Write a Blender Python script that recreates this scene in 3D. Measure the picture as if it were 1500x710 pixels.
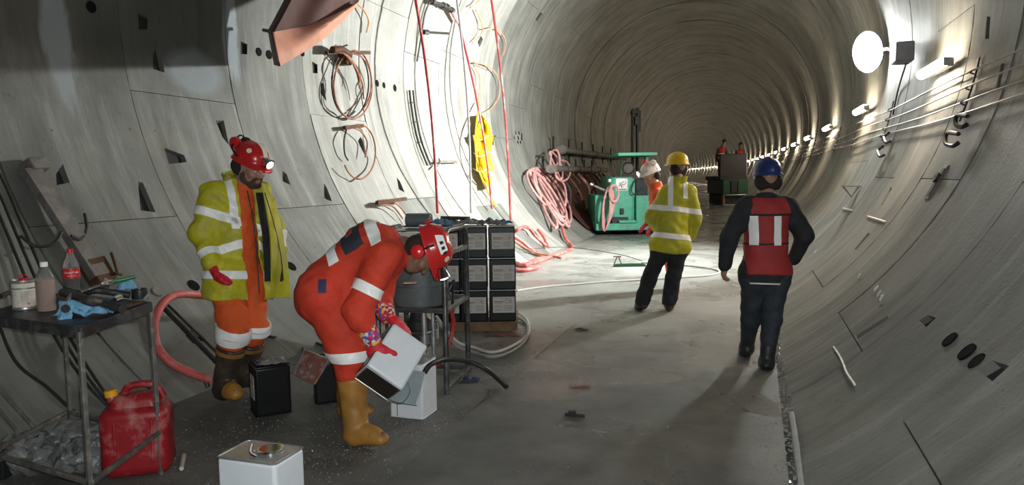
import bpy, bmesh, math, random
import numpy as np
from mathutils import Vector, Matrix, noise
random.seed(7)
for o in list(bpy.data.objects): bpy.data.objects.remove(o)
SC = bpy.context.scene
COL = SC.collection
# ------------------------------------------------------------------ camera
FPX, YAW, PITCH, ROLL, CH = 1074.09, .3266, .089, -.0153, 1.58     # focal length in pixels of a 1500 px wide frame
RT, CT, XT, RC = 3.89, 3.265, -1.843, 871.0                        # tunnel: radius, axis height, axis offset, bend radius
_r0 = Vector((math.cos(YAW), math.sin(YAW), 0)); _f0 = Vector((-math.sin(YAW), math.cos(YAW), 0)); _up = Vector((0, 0, 1))
FWD = _f0*math.cos(PITCH) - _up*math.sin(PITCH); _u0 = _up*math.cos(PITCH) + _f0*math.sin(PITCH)
RGT = _r0*math.cos(ROLL) + _u0*math.sin(ROLL); UPV = -_r0*math.sin(ROLL) + _u0*math.cos(ROLL)
CAM = Vector((0, 0, CH))
cd = bpy.data.cameras.new('camera'); cd.sensor_width = 36; cd.lens = FPX/1500*36; cd.clip_start = .05; cd.clip_end = 600
cam = bpy.data.objects.new('camera', cd); COL.objects.link(cam)
cam.matrix_world = Matrix(((RGT.x, UPV.x, -FWD.x, CAM.x), (RGT.y, UPV.y, -FWD.y, CAM.y), (RGT.z, UPV.z, -FWD.z, CAM.z), (0, 0, 0, 1)))
SC.camera = cam
# ------------------------------------------------------------------ world, exposure
w = bpy.data.worlds.new('world'); SC.world = w; w.use_nodes = True
w.node_tree.nodes['Background'].inputs[0].default_value = (.5, .55, .6, 1); w.node_tree.nodes['Background'].inputs[1].default_value = .02
vs = SC.view_settings; vs.view_transform = 'Standard'; vs.look = 'None'; vs.gamma = 1; vs.use_curve_mapping = False
vs.exposure = 0.2
FLOOD_W, LAMP_E, NEAR_E, FLASH_W = 780, 135, 24, 88
# the flash of the phone that took the picture, right beside its lens
fl = bpy.data.lights.new('phone_flash', 'AREA'); fl.shape = 'DISK'; fl.size = .04; fl.energy = FLASH_W; fl.color = (.95, 1, .98)
flo_ = bpy.data.objects.new('phone_flash', fl); COL.objects.link(flo_); flo_.matrix_world = cam.matrix_world @ Matrix.Translation((.03, .04, .02))
# ------------------------------------------------------------------ places
def ray(px, py): return FWD + RGT*((px-750)/FPX) + UPV*((355-py)/FPX)
def P(px, py, Z): return CAM + ray(px, py)*Z                        # a point at depth Z
def G(px, py, z=0.0):
    d = ray(px, py); return CAM + d*((z-CH)/d.z)
def PX(Z): return Z/FPX                                            # metres per pixel at depth Z
def bend(lat, s, z):
    a = s/RC; return Vector((-RC+(RC+lat)*math.cos(a), (RC+lat)*math.sin(a), z))
def unbend(p): return math.hypot(p.x+RC, p.y)-RC, RC*math.atan2(p.y, p.x+RC), p.z
def cyl(th, s, r=RT): return bend(XT+r*math.cos(math.radians(th)), s, CT+r*math.sin(math.radians(th)))
def cyln(th): a = math.radians(th); return Vector((-math.cos(a), 0, -math.sin(a)))     # inward normal
def WT(px, py, r=RT):                                              # pixel -> (theta, s) on the lining
    d = ray(px, py); lo = .5
    def inside(t):
        a, s, z = unbend(CAM+d*t); return math.hypot(a-XT, z-CT) < r
    t = lo
    while inside(t) and t < 200: t += .5
    a, b = t-.5, t
    for _ in range(30):
        m = (a+b)/2
        if inside(m): a = m
        else: b = m
    l, s, z = unbend(CAM+d*a); return math.degrees(math.atan2(z-CT, l-XT)), s
def WP(px, py, off=0.0): th, s = WT(px, py, RT-off); return cyl(th, s, RT-off)
# ------------------------------------------------------------------ materials
MATS = {}
def mat(name, col, rough=.6, metal=0., var=.18, scale=9., bump=0., bscale=60., spec=.5, emit=None, es=0., alpha=1., trans=0., coat=0., dirt=None, damt=.5, dscale=5., ior=1.45, sheen=0.):
    if name in MATS: return MATS[name]
    m = bpy.data.materials.new(name); m.use_nodes = True; nt = m.node_tree; N = nt.nodes; L = nt.links
    b = N['Principled BSDF']; c = (*col, 1)
    b.inputs['Roughness'].default_value = rough; b.inputs['Metallic'].default_value = metal
    b.inputs['Specular IOR Level'].default_value = spec; b.inputs['Alpha'].default_value = alpha; b.inputs['Transmission Weight'].default_value = trans
    b.inputs['Coat Weight'].default_value = coat; b.inputs['IOR'].default_value = ior; b.inputs['Sheen Weight'].default_value = sheen
    tc = N.new('ShaderNodeTexCoord')
    nz = N.new('ShaderNodeTexNoise'); nz.inputs['Scale'].default_value = scale; nz.inputs['Detail'].default_value = 6
    L.new(tc.outputs['Object'], nz.inputs['Vector'])
    rp = N.new('ShaderNodeValToRGB'); rp.color_ramp.elements[0].position = .3; rp.color_ramp.elements[1].position = .7
    rp.color_ramp.elements[0].color = tuple(max(0, x*(1-var)) for x in col)+(1,); rp.color_ramp.elements[1].color = tuple(min(1, x*(1+var)) for x in col)+(1,)
    L.new(nz.outputs['Fac'], rp.inputs['Fac']); out = rp.outputs['Color']
    if dirt:
        n2 = N.new('ShaderNodeTexNoise'); n2.inputs['Scale'].default_value = dscale; n2.inputs['Detail'].default_value = 8; n2.inputs['Roughness'].default_value = .65
        L.new(tc.outputs['Object'], n2.inputs['Vector'])
        r2 = N.new('ShaderNodeValToRGB'); r2.color_ramp.elements[0].position = .5; r2.color_ramp.elements[1].position = .68
        r2.color_ramp.elements[0].color = (0, 0, 0, 1); r2.color_ramp.elements[1].color = (damt, damt, damt, 1)
        L.new(n2.outputs['Fac'], r2.inputs['Fac'])
        mx = N.new('ShaderNodeMix'); mx.data_type = 'RGBA'; mx.inputs['B'].default_value = (*dirt, 1)
        L.new(r2.outputs['Color'], mx.inputs['Factor']); L.new(out, mx.inputs['A']); out = mx.outputs['Result']
    L.new(out, b.inputs['Base Color'])
    if bump:
        n3 = N.new('ShaderNodeTexNoise'); n3.inputs['Scale'].default_value = bscale; n3.inputs['Detail'].default_value = 5
        L.new(tc.outputs['Object'], n3.inputs['Vector'])
        bp = N.new('ShaderNodeBump'); bp.inputs['Strength'].default_value = bump; bp.inputs['Distance'].default_value = .02
        L.new(n3.outputs['Fac'], bp.inputs['Height']); L.new(bp.outputs['Normal'], b.inputs['Normal'])
    if emit:
        b.inputs['Emission Color'].default_value = (*emit, 1); b.inputs['Emission Strength'].default_value = es
    MATS[name] = m; return m
def concrete(name, lo, hi, white, streak, rough=.72, patches=()):
    m = bpy.data.materials.new(name); m.use_nodes = True; nt = m.node_tree; N = nt.nodes; L = nt.links; b = N['Principled BSDF']
    g = N.new('ShaderNodeNewGeometry'); uv = N.new('ShaderNodeUVMap')
    def nz(sc, det, vec, ro=.6):
        n = N.new('ShaderNodeTexNoise'); n.inputs['Scale'].default_value = sc; n.inputs['Detail'].default_value = det; n.inputs['Roughness'].default_value = ro
        L.new(vec, n.inputs['Vector']); return n.outputs['Fac']
    def ramp(fac, p0, c0, p1, c1):
        r = N.new('ShaderNodeValToRGB'); r.color_ramp.elements[0].position = p0; r.color_ramp.elements[0].color = (*c0, 1)
        r.color_ramp.elements[1].position = p1; r.color_ramp.elements[1].color = (*c1, 1); L.new(fac, r.inputs['Fac']); return r.outputs['Color']
    def mix(f, a, bcol, mode='MIX'):
        x = N.new('ShaderNodeMix'); x.data_type = 'RGBA'; x.blend_type = mode
        if isinstance(f, float): x.inputs['Factor'].default_value = f
        else: L.new(f, x.inputs['Factor'])
        L.new(a, x.inputs['A'])
        if isinstance(bcol, tuple): x.inputs['B'].default_value = (*bcol, 1)
        else: L.new(bcol, x.inputs['B'])
        return x.outputs['Result']
    base = ramp(nz(1.3, 8, g.outputs['Position']), .3, lo, .7, hi)
    mp = N.new('ShaderNodeMapping'); mp.inputs['Scale'].default_value = (4.5, .4, 1); L.new(uv.outputs[0], mp.inputs['Vector'])
    st = nz(1.0, 7, mp.outputs[0], .7)
    base = mix(ramp(st, .50, (0, 0, 0), .68, (.75, .75, .75)), base, white)
    mp2 = N.new('ShaderNodeMapping'); mp2.inputs['Scale'].default_value = (3, .3, 1); mp2.inputs['Location'].default_value = (31, 7, 0); L.new(uv.outputs[0], mp2.inputs['Vector'])
    base = mix(ramp(nz(1.0, 6, mp2.outputs[0], .7), .5, (0, 0, 0), .72, (.85, .85, .85)), base, streak)
    base = mix(ramp(nz(.45, 4, g.outputs['Position']), .56, (0, 0, 0), .72, (.45, .45, .45)), base, tuple(x*.5 for x in lo))
    base = mix(ramp(nz(22, 3, g.outputs['Position']), .66, (0, 0, 0), .72, (.6, .6, .6)), base, tuple(x*.4 for x in lo))
    for (cy, cz, ry, rz, col, amt, wob) in patches:                  # run-off, old paint and one broad dark area, with uneven, dripping edges
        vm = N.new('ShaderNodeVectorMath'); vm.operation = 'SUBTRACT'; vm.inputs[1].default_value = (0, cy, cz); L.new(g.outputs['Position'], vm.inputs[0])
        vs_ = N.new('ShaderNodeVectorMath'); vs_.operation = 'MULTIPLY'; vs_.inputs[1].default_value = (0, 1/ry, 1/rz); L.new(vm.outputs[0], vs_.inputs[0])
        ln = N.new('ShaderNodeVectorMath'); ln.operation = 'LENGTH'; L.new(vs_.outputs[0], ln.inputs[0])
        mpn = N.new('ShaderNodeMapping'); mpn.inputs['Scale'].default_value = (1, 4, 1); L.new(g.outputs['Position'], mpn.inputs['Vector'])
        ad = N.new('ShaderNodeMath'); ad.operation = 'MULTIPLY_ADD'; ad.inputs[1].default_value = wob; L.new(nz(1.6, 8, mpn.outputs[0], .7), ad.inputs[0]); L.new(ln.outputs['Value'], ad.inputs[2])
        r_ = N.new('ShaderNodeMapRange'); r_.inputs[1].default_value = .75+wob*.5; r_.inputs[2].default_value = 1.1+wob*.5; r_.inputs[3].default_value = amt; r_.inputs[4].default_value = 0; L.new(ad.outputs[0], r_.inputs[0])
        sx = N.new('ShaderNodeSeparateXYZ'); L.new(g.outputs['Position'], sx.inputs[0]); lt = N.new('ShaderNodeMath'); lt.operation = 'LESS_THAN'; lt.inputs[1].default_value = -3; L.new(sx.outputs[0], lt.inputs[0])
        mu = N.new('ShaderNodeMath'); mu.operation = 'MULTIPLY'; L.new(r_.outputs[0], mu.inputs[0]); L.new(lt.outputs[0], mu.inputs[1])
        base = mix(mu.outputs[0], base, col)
    L.new(base, b.inputs['Base Color'])
    rr = N.new('ShaderNodeMapRange'); rr.inputs[3].default_value = rough-.25; rr.inputs[4].default_value = rough+.15
    L.new(nz(.9, 5, g.outputs['Position']), rr.inputs[0]); L.new(rr.outputs[0], b.inputs['Roughness'])
    bp = N.new('ShaderNodeBump'); bp.inputs['Strength'].default_value = .35; bp.inputs['Distance'].default_value = .012
    L.new(nz(35, 6, g.outputs['Position']), bp.inputs['Height']); L.new(bp.outputs['Normal'], b.inputs['Normal'])
    MATS[name] = m; return m
def floor_mat():
    m = bpy.data.materials.new('wet concrete floor'); m.use_nodes = True; nt = m.node_tree; N = nt.nodes; L = nt.links; b = N['Principled BSDF']
    g = N.new('ShaderNodeNewGeometry')
    def nz(sc, det, ro=.6, dist=0.):
        n = N.new('ShaderNodeTexNoise'); n.inputs['Scale'].default_value = sc; n.inputs['Detail'].default_value = det; n.inputs['Roughness'].default_value = ro
        n.inputs['Distortion'].default_value = dist; L.new(g.outputs['Position'], n.inputs['Vector']); return n.outputs['Fac']
    def ramp(fac, p0, c0, p1, c1):
        r = N.new('ShaderNodeValToRGB'); r.color_ramp.elements[0].position = p0; r.color_ramp.elements[0].color = (*c0, 1)
        r.color_ramp.elements[1].position = p1; r.color_ramp.elements[1].color = (*c1, 1); L.new(fac, r.inputs['Fac']); return r.outputs['Color']
    wet = ramp(nz(.8, 6, .6, .4), .42, (1, 1, 1), .6, (0, 0, 0))
    col = ramp(nz(2.2, 8), .3, (.085, .086, .08), .7, (.195, .19, .177))
    # paler floor colour round the work site, with an uneven edge
    dv = N.new('ShaderNodeVectorMath'); dv.operation = 'DISTANCE'; dv.inputs[1].default_value = (-2.9, 12.0, 0); L.new(g.outputs['Position'], dv.inputs[0])
    ad = N.new('ShaderNodeMath'); ad.operation = 'MULTIPLY_ADD'; ad.inputs[1].default_value = 5.0; L.new(nz(.9, 7, .65, .5), ad.inputs[0]); L.new(dv.outputs['Value'], ad.inputs[2])
    sl = N.new('ShaderNodeMapRange'); sl.inputs[1].default_value = 6.6; sl.inputs[2].default_value = 8.8; sl.inputs[3].default_value = .85; sl.inputs[4].default_value = 0; L.new(ad.outputs[0], sl.inputs[0])
    y = N.new('ShaderNodeMix'); y.data_type = 'RGBA'; L.new(sl.outputs[0], y.inputs['Factor']); L.new(col, y.inputs['A']); L.new(ramp(nz(3, 7), .3, (.34, .35, .325), .7, (.47, .48, .45)), y.inputs['B']); col = y.outputs['Result']
    x = N.new('ShaderNodeMix'); x.data_type = 'RGBA'; x.blend_type = 'MULTIPLY'; x.inputs['Factor'].default_value = .6
    L.new(col, x.inputs['A']); L.new(ramp(wet, 0, (1, 1, 1), 1, (.68, .68, .68)), x.inputs['B']); L.new(x.outputs['Result'], b.inputs['Base Color'])
    rr = N.new('ShaderNodeMapRange'); rr.inputs[3].default_value = .55; rr.inputs[4].default_value = .2; L.new(wet, rr.inputs[0])
    L.new(rr.outputs[0], b.inputs['Roughness'])
    bp = N.new('ShaderNodeBump'); bp.inputs['Strength'].default_value = .9; bp.inputs['Distance'].default_value = .014
    L.new(nz(60, 8, .8), bp.inputs['Height']); L.new(bp.outputs['Normal'], b.inputs['Normal'])
    MATS['floor'] = m; return m
# ------------------------------------------------------------------ meshes
def frame(d, hint=Vector((0, 0, 1))):
    d = Vector(d).normalized()
    if abs(d.dot(hint)) > .97: hint = Vector((1, 0, 0)) if abs(d.x) < .9 else Vector((0, 1, 0))
    a = hint.cross(d).normalized(); return a, d.cross(a).normalized(), d
class MB:
    def __init__(s): s.v = []; s.f = []
    def add(s, vs_, fs):
        n = len(s.v); s.v += [tuple(v) for v in vs_]; s.f += [tuple(n+i for i in q) for q in fs]; return s
    def box(s, c, size, X=None, Y=None, Z=None, taper=1.0):
        X = Vector(X or (1, 0, 0)); Z = Vector(Z or (0, 0, 1)); Y = Vector(Y) if Y else Z.cross(X)
        c = Vector(c); a, b, d = (q/2 for q in size); vv = []
        for k in (-1, 1):
            t = taper if k > 0 else 1
            for i, j in ((-1, -1), (1, -1), (1, 1), (-1, 1)): vv.append(c+X*(i*a*t)+Y*(j*b*t)+Z*(k*d))
        return s.add(vv, [(3, 2, 1, 0), (4, 5, 6, 7), (0, 1, 5, 4), (1, 2, 6, 5), (2, 3, 7, 6), (3, 0, 4, 7)])
    def beam(s, a, b, w_, h_, hint=Vector((0, 0, 1))):
        a, b = Vector(a), Vector(b); x, y, d = frame(b-a, hint); return s.box((a+b)/2, (w_, h_, (b-a).length), x, y, d)
    def tube(s, path, r, n=8, caps=True, closed=False):
        path = [Vector(p) for p in path]; m = len(path); vv = []; up = None
        for i, p in enumerate(path):
            if closed: d = path[(i+1) % m]-path[i-1]
            else: d = path[min(i+1, m-1)]-path[max(i-1, 0)]
            if d.length < 1e-9: d = Vector((0, 0, 1))
            x, y, dd = frame(d, up if up else Vector((.13, .21, .97)).normalized()); up = y
            rr = r[i] if isinstance(r, (list, tuple)) else r
            for k in range(n):
                t = 2*math.pi*k/n; vv.append(p+x*(rr*math.cos(t))+y*(rr*math.sin(t)))
        ff = []
        for i in range(m if closed else m-1):
            j = (i+1) % m
            for k in range(n): l = (k+1) % n; ff.append((i*n+k, i*n+l, j*n+l, j*n+k))
        if caps and not closed: ff.append(tuple(reversed(range(n)))); ff.append(tuple(range((m-1)*n, m*n)))
        return s.add(vv, ff)
    def lathe(s, prof, o=(0, 0, 0), axis=(0, 0, 1), n=24, sq=None):
        x, y, d = frame(axis, Vector((0, 1, 0)) if abs(Vector(axis).normalized().y) < .9 else Vector((1, 0, 0))); o = Vector(o); vv = []; ff = []
        for r, z in prof:
            for k in range(n):
                t = 2*math.pi*k/n; vv.append(o+x*(r*math.cos(t))+y*(r*math.sin(t))+d*z)
        for i in range(len(prof)-1):
            for k in range(n): l = (k+1) % n; ff.append((i*n+k, i*n+l, (i+1)*n+l, (i+1)*n+k))
        if prof[0][0] > 1e-4: ff.append(tuple(reversed(range(n))))
        if prof[-1][0] > 1e-4: ff.append(tuple(range((len(prof)-1)*n, len(prof)*n)))
        return s.add(vv, ff)
    def prism(s, poly, o, X, Y, depth):
        o, X, Y = Vector(o), Vector(X), Vector(Y); Z = X.cross(Y).normalized(); n = len(poly)
        vv = [o+X*a+Y*b for a, b in poly]+[o+X*a+Y*b+Z*depth for a, b in poly]
        return s.add(vv, [tuple(reversed(range(n))), tuple(range(n, 2*n))]+[(i, (i+1) % n, n+(i+1) % n, n+i) for i in range(n)])
    def sheet(s, fn, nu, nv, th=.004):
        g = [[Vector(fn(i/nu, j/nv)) for j in range(nv+1)] for i in range(nu+1)]; W = nv+1; vv = []; low = []
        for i in range(nu+1):
            for j in range(nv+1):
                a = g[min(i+1, nu)][j]-g[max(i-1, 0)][j]; b = g[i][min(j+1, nv)]-g[i][max(j-1, 0)]
                nn = a.cross(b); nn = nn.normalized() if nn.length > 1e-9 else Vector((0, 0, 1))
                vv.append(g[i][j]+nn*th/2); low.append(g[i][j]-nn*th/2)
        ff = []; K = (nu+1)*W
        for i in range(nu):
            for j in range(nv):
                a, b, c, d = i*W+j, (i+1)*W+j, (i+1)*W+j+1, i*W+j+1; ff.append((a, b, c, d)); ff.append((K+d, K+c, K+b, K+a))
        for i in range(nu): ff.append((i*W, K+i*W, K+(i+1)*W, (i+1)*W)); ff.append(((i+1)*W+nv, K+(i+1)*W+nv, K+i*W+nv, i*W+nv))
        for j in range(nv): ff.append((j+1, K+j+1, K+j, j)); ff.append((nu*W+j, K+nu*W+j, K+nu*W+j+1, nu*W+j+1))
        return s.add(vv+low, ff)
    def build(s, name, m, parent=None, smooth=True, bevel=0., ang=40, label=None, fix=True):
        me = bpy.data.meshes.new(name); me.from_pydata([tuple(v) for v in s.v], [], s.f)
        if fix:
            bm = bmesh.new(); bm.from_mesh(me); bmesh.ops.recalc_face_normals(bm, faces=bm.faces); bm.to_mesh(me); bm.free()
        return mesh_obj(name, me, m, parent, smooth, bevel, ang, label)
def mesh_obj(name, me, m, parent=None, smooth=True, bevel=0., ang=40, label=None):
    if m: me.materials.append(MATS[m] if isinstance(m, str) else m)
    if smooth: me.shade_smooth(); me.set_sharp_from_angle(angle=math.radians(ang))
    o = bpy.data.objects.new(name, me); COL.objects.link(o)
    if bevel:
        b = o.modifiers.new('bevel', 'BEVEL'); b.width = bevel; b.segments = 2; b.limit_method = 'ANGLE'; b.angle_limit = math.radians(35)
    attach(o, parent)
    if label: o['label'] = label
    return o
def attach(o, parent):
    if parent:
        o.parent = parent; q = Matrix.Identity(4); r = parent
        while r: q = q @ Matrix.Translation(-r.location); r = r.parent
        o.matrix_parent_inverse = Matrix.Translation(-Vector(parent['_o'])) if '_o' in parent else Matrix.Identity(4)
def tag(o, label, cat, group=None, kind=None):
    if label: o['label'] = label
    if cat: o['category'] = cat
    if group: o['group'] = group
    if kind: o['kind'] = kind
    return o
def thing(name, label, cat, loc=(0, 0, 0), group=None, kind=None):
    o = bpy.data.objects.new(name, None); o.empty_display_size = .1; COL.objects.link(o); o.location = loc; o['_o'] = tuple(loc)
    return tag(o, label, cat, group, kind)
def spline(pts, n=8):                                              # smooth path through points
    pts = [Vector(p) for p in pts]; out = []
    for i in range(len(pts)-1):
        a, b, c, d = pts[max(i-1, 0)], pts[i], pts[i+1], pts[min(i+2, len(pts)-1)]
        for k in range(n):
            t = k/n; out.append(.5*((2*b)+(c-a)*t+(2*a-5*b+4*c-d)*t*t+(3*b-a-3*c+d)*t**3))
    out.append(pts[-1]); return out
# ------------------------------------------------------------------ tunnel lining
_a, _b, _c = WP(84, 62), WP(338, 58), WP(287, 106)
concrete('lining', (.115, .120, .110), (.215, .216, .197), (.30, .305, .29), (.075, .066, .053), patches=(
    (4.9, 3.9, 3.3, 1.55, (.05, .05, .046), .75, .5), (_c.y, _c.z, .42, .26, (.21, .245, .27), .7, .5), (_a.y, _a.z, .15, .62, (.27, .31, .34), .75, 1.6), (_b.y, _b.z, .13, .60, (.27, .31, .34), .75, 1.5)))  # first entry: broad dark area high on the near left wall
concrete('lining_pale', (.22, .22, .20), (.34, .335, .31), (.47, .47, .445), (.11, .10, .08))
mat('joint', (.03, .03, .03), .9); mat('pocket', (.16, .16, .15), .9, bump=.3)
wall = thing('wall_tunnel', None, None, (0, 0, 0), kind='structure')
JA = [192, 144, 96, 48, -.6, -49, -97]; JB = [211, 165, 117, 69, 21, -27, -75]; JC = [a-19 for a in JA]
RW, S0 = 1.5, 5.56
def qd(*p): return [WT(*q) for q in p]
POCKETS = [  # corner pixels of each bolt pocket, deepest edge first
 [(29, 206), (73, 217), (78, 230), (39, 238)], [(84, 286), (111, 292), (92, 240), (82, 255)],
 [(204, 43), (203, 17), (232, 32), (232, 44)], [(225, 101), (242, 106), (232, 61), (225, 82)], [(336, 213), (326, 200), (316, 176), (328, 176)],
 [(241, 216), (270, 227), (274, 237), (248, 240)], [(206, 308), (228, 311), (209, 267), (202, 266)], [(353, 79), (353, 60), (372, 69), (372, 80)],
 [(415, 273), (429, 279), (420, 254), (414, 250)], [(475, 290), (487, 295), (479, 274), (475, 268)], [(459, 107), (458, 90), (470, 97), (470, 107)],
 [(470, 136), (479, 148), (475, 122), (471, 120)], [(524, 207), (535, 229), (531, 205), (528, 200)], [(584, 277), (593, 282), (586, 266), (581, 259)],
 [(1345, 468), (1358, 460), (1370, 464), (1355, 478)], [(1431, 541), (1454, 528), (1479, 536), (1454, 559)],
 [(1256, 495), (1254, 490), (1299, 461), (1301, 466)], [(1443, 57), (1449, 57), (1451, 24), (1446, 24)], [(1459, 132), (1464, 132), (1472, 93), (1467, 93)],
 [(1290, 300), (1293, 302), (1307, 276), (1305, 274)], [(1252, 365), (1255, 366), (1275, 342), (1272, 341)], [(700, 62), (703, 70), (708, 58), (705, 52)], [(785, 28), (788, 34), (796, 22), (792, 18)]]
PK = [qd(*p) for p in POCKETS]
def segment(a, b, s0, s1, rad, pockets, nth, ns):
    """one lining segment: curved inner face with real pocket recesses, side faces down into the joints"""
    ths = [a+(b-a)*i/nth for i in range(nth+1)]; ss = [s0+(s1-s0)*i/ns for i in range(ns+1)]
    bb = []
    for q in pockets:
        t0, t1 = min(x[0] for x in q), max(x[0] for x in q); u0, u1 = min(x[1] for x in q), max(x[1] for x in q)
        ths = [t for t in ths if not (t0-.6 < t < t1+.6) or t in (a, b)]+[t0, t1]; ss = [s for s in ss if not (u0-.03 < s < u1+.03) or s in (s0, s1)]+[u0, u1]; bb.append((t0, t1, u0, u1))
    ths = sorted(set(ths)); ss = sorted(set(ss)); W = len(ss)
    pos = {(i, j): (t, s) for i, t in enumerate(ths) for j, s in enumerate(ss)}
    skip = set(); extra_v = []; extra_f = []; e = 1e-6
    for q, (t0, t1, u0, u1) in zip(pockets, bb):
        # order the corners round the box: (t0,u0),(t1,u0),(t1,u1),(t0,u1)
        cs = [(t0, u0), (t1, u0), (t1, u1), (t0, u1)]; best = None
        for flip in (1, -1):
            for k in range(4):
                o = [q[(k+flip*i) % 4] for i in range(4)]
                d = sum(((o[i][0]-cs[i][0])/(t1-t0))**2+((o[i][1]-cs[i][1])/(u1-u0))**2 for i in range(4))
                if best is None or d < best[0]: best = (d, o)
        o = best[1]
        def bil(t, s):
            u = (t-t0)/(t1-t0); v = (s-u0)/(u1-u0)
            return tuple(o[0][c]*(1-u)*(1-v)+o[1][c]*u*(1-v)+o[2][c]*u*v+o[3][c]*(1-u)*v for c in (0, 1))
        for (i, j), (t, s) in list(pos.items()):
            if t0-e <= ths[i] <= t1+e and u0-e <= ss[j] <= u1+e: pos[i, j] = bil(ths[i], ss[j])
        for i in range(len(ths)-1):
            for j in range(W-1):
                if ths[i] >= t0-e and ths[i+1] <= t1+e and ss[j] >= u0-e and ss[j+1] <= u1+e: skip.add((i, j))
        cx = sum(x[0] for x in o)/4; cy = sum(x[1] for x in o)/4; dep = [.13 if c in (q[0], q[1]) else .05 for c in o]
        top = [cyl(t, s, rad) for t, s in o]; bot = [cyl(cx+(t-cx)*.86, cy+(s-cy)*.86, rad+d) for (t, s), d in zip(o, dep)]
        n = len(extra_v); extra_v += top+bot; extra_f += [(n+4, n+5, n+6, n+7)]+[(n+i, n+(i+1) % 4, n+4+(i+1) % 4, n+4+i) for i in range(4)]
    V = []; UV = []; F = []; idx = {}
    for (i, j), (t, s) in pos.items(): idx[i, j] = len(V); V.append(cyl(t, s, rad)); UV.append((s, math.radians(t)*RT))
    for i in range(len(ths)-1):
        for j in range(W-1):
            if (i, j) not in skip: F.append((idx[i, j], idx[i, j+1], idx[i+1, j+1], idx[i+1, j]))
    nI = len(F)
    rim = [(i, 0) for i in range(len(ths))]+[(len(ths)-1, j) for j in range(1, W)]+[(i, W-1) for i in range(len(ths)-2, -1, -1)]+[(0, j) for j in range(W-2, 0, -1)]
    n = len(V)
    for k in rim:
        t, s = pos[k]; V += [cyl(t, s, rad), cyl(t, s, rad+.05)]; UV += [(s, math.radians(t)*RT)]*2
    R = len(rim)
    for i in range(R): j = (i+1) % R; F.append((n+2*i, n+2*j, n+2*j+1, n+2*i+1))
    n = len(V); V += extra_v; UV += [(0, 0)]*len(extra_v); nP = len(F); F += [tuple(n+i for i in q) for q in extra_f]
    return V, UV, F, nP
def lining_mesh(name, segs, m='lining'):
    V = []; UV = []; F = []; pm = []
    for v, u, f, nP in segs:
        n = len(V); V += v; UV += u; pm += [0 if k < nP else 1 for k in range(len(f))]; F += [tuple(n+i for i in q) for q in f]
    me = bpy.data.meshes.new(name); me.from_pydata([tuple(v) for v in V], [], F)
    lay = me.uv_layers.new(name='UVMap'); lay.data.foreach_set('uv', np.array([UV[l] for q in F for l in q], dtype=np.float32).ravel())
    me.materials.append(MATS[m]); me.materials.append(MATS['pocket']); me.polygons.foreach_set('material_index', pm)
    me.shade_smooth(); me.set_sharp_from_angle(angle=math.radians(35)); return me
rear, far = [], []
rnd = random.Random(3)
for i in range(-12, 150):
    s0 = S0+RW*i; js = {0: JA, 1: JB, 2: JA, 3: JB, 4: JC, -1: JB, -2: JA}.get(i) or [JA, JB, JC][rnd.randrange(3)]
    off = 0 if -2 <= i <= 4 else rnd.uniform(-6, 6); roff = 0 if i < 6 else rnd.uniform(-.012, .016)
    for k in range(7):
        b_, a_ = js[k]+off, js[(k+1) % 7]+off
        if a_ > b_: a_ -= 360
        if i < -2 and k in (4, 5, 6) and False: continue
        g = math.degrees(.004/RT); rad = RT+roff+rnd.uniform(-.006, .009); gs = .007
        near = -3 <= i <= 34
        pk = [q for q in PK if s0 < sum(c[1] for c in q)/4 < s0+RW and any(a_ < sum(c[0] for c in q)/4+d < b_ for d in (0, 360))] if near else []
        pk = [[(t+(360 if not a_ < t < b_ and a_ < t+360 < b_ else 0), s) for t, s in q] for q in pk]
        pk = [q for q in pk if all(a_+.3 < t < b_-.3 and s0+.02 < s < s0+RW-.02 for t, s in q)]
        sg = segment(a_+g, b_-g, s0+gs, s0+RW-gs, rad, pk, max(3, int((b_-a_)/(4 if i < 12 else 6))), 3 if i < 8 else 1)
        mid = (a_+b_)/2 % 360
        if near and not 238 < mid < 302:
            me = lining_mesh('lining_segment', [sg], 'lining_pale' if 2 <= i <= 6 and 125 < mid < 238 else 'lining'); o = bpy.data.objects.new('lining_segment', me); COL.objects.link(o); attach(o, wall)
        else: (far if i > 30 else rear).append(sg)
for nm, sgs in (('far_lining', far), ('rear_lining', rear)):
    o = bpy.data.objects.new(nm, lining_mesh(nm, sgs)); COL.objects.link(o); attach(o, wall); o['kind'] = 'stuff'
mb = MB(); NS = 160
for i in range(NS+1):
    s = -13+i*(244/NS)
    for k in range(48): mb.v.append(tuple(cyl(k*7.5, s, RT+.055)))
for i in range(NS):
    for k in range(48): mb.f.append((i*48+k, (i+1)*48+k, (i+1)*48+(k+1) % 48, i*48+(k+1) % 48))
mb.build('joint_grout', 'joint', wall, fix=False)
mb = MB()                                                          # bulkhead closing the tunnel far behind the camera
mb.prism([(RT*1.02*math.cos(t*math.pi/16), RT*1.02*math.sin(t*math.pi/16)) for t in range(32)], (XT, -12.6, CT), (1, 0, 0), (0, 0, 1), .2)
tag(mb.build('wall_rear', 'lining'), None, None, kind='structure')
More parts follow.
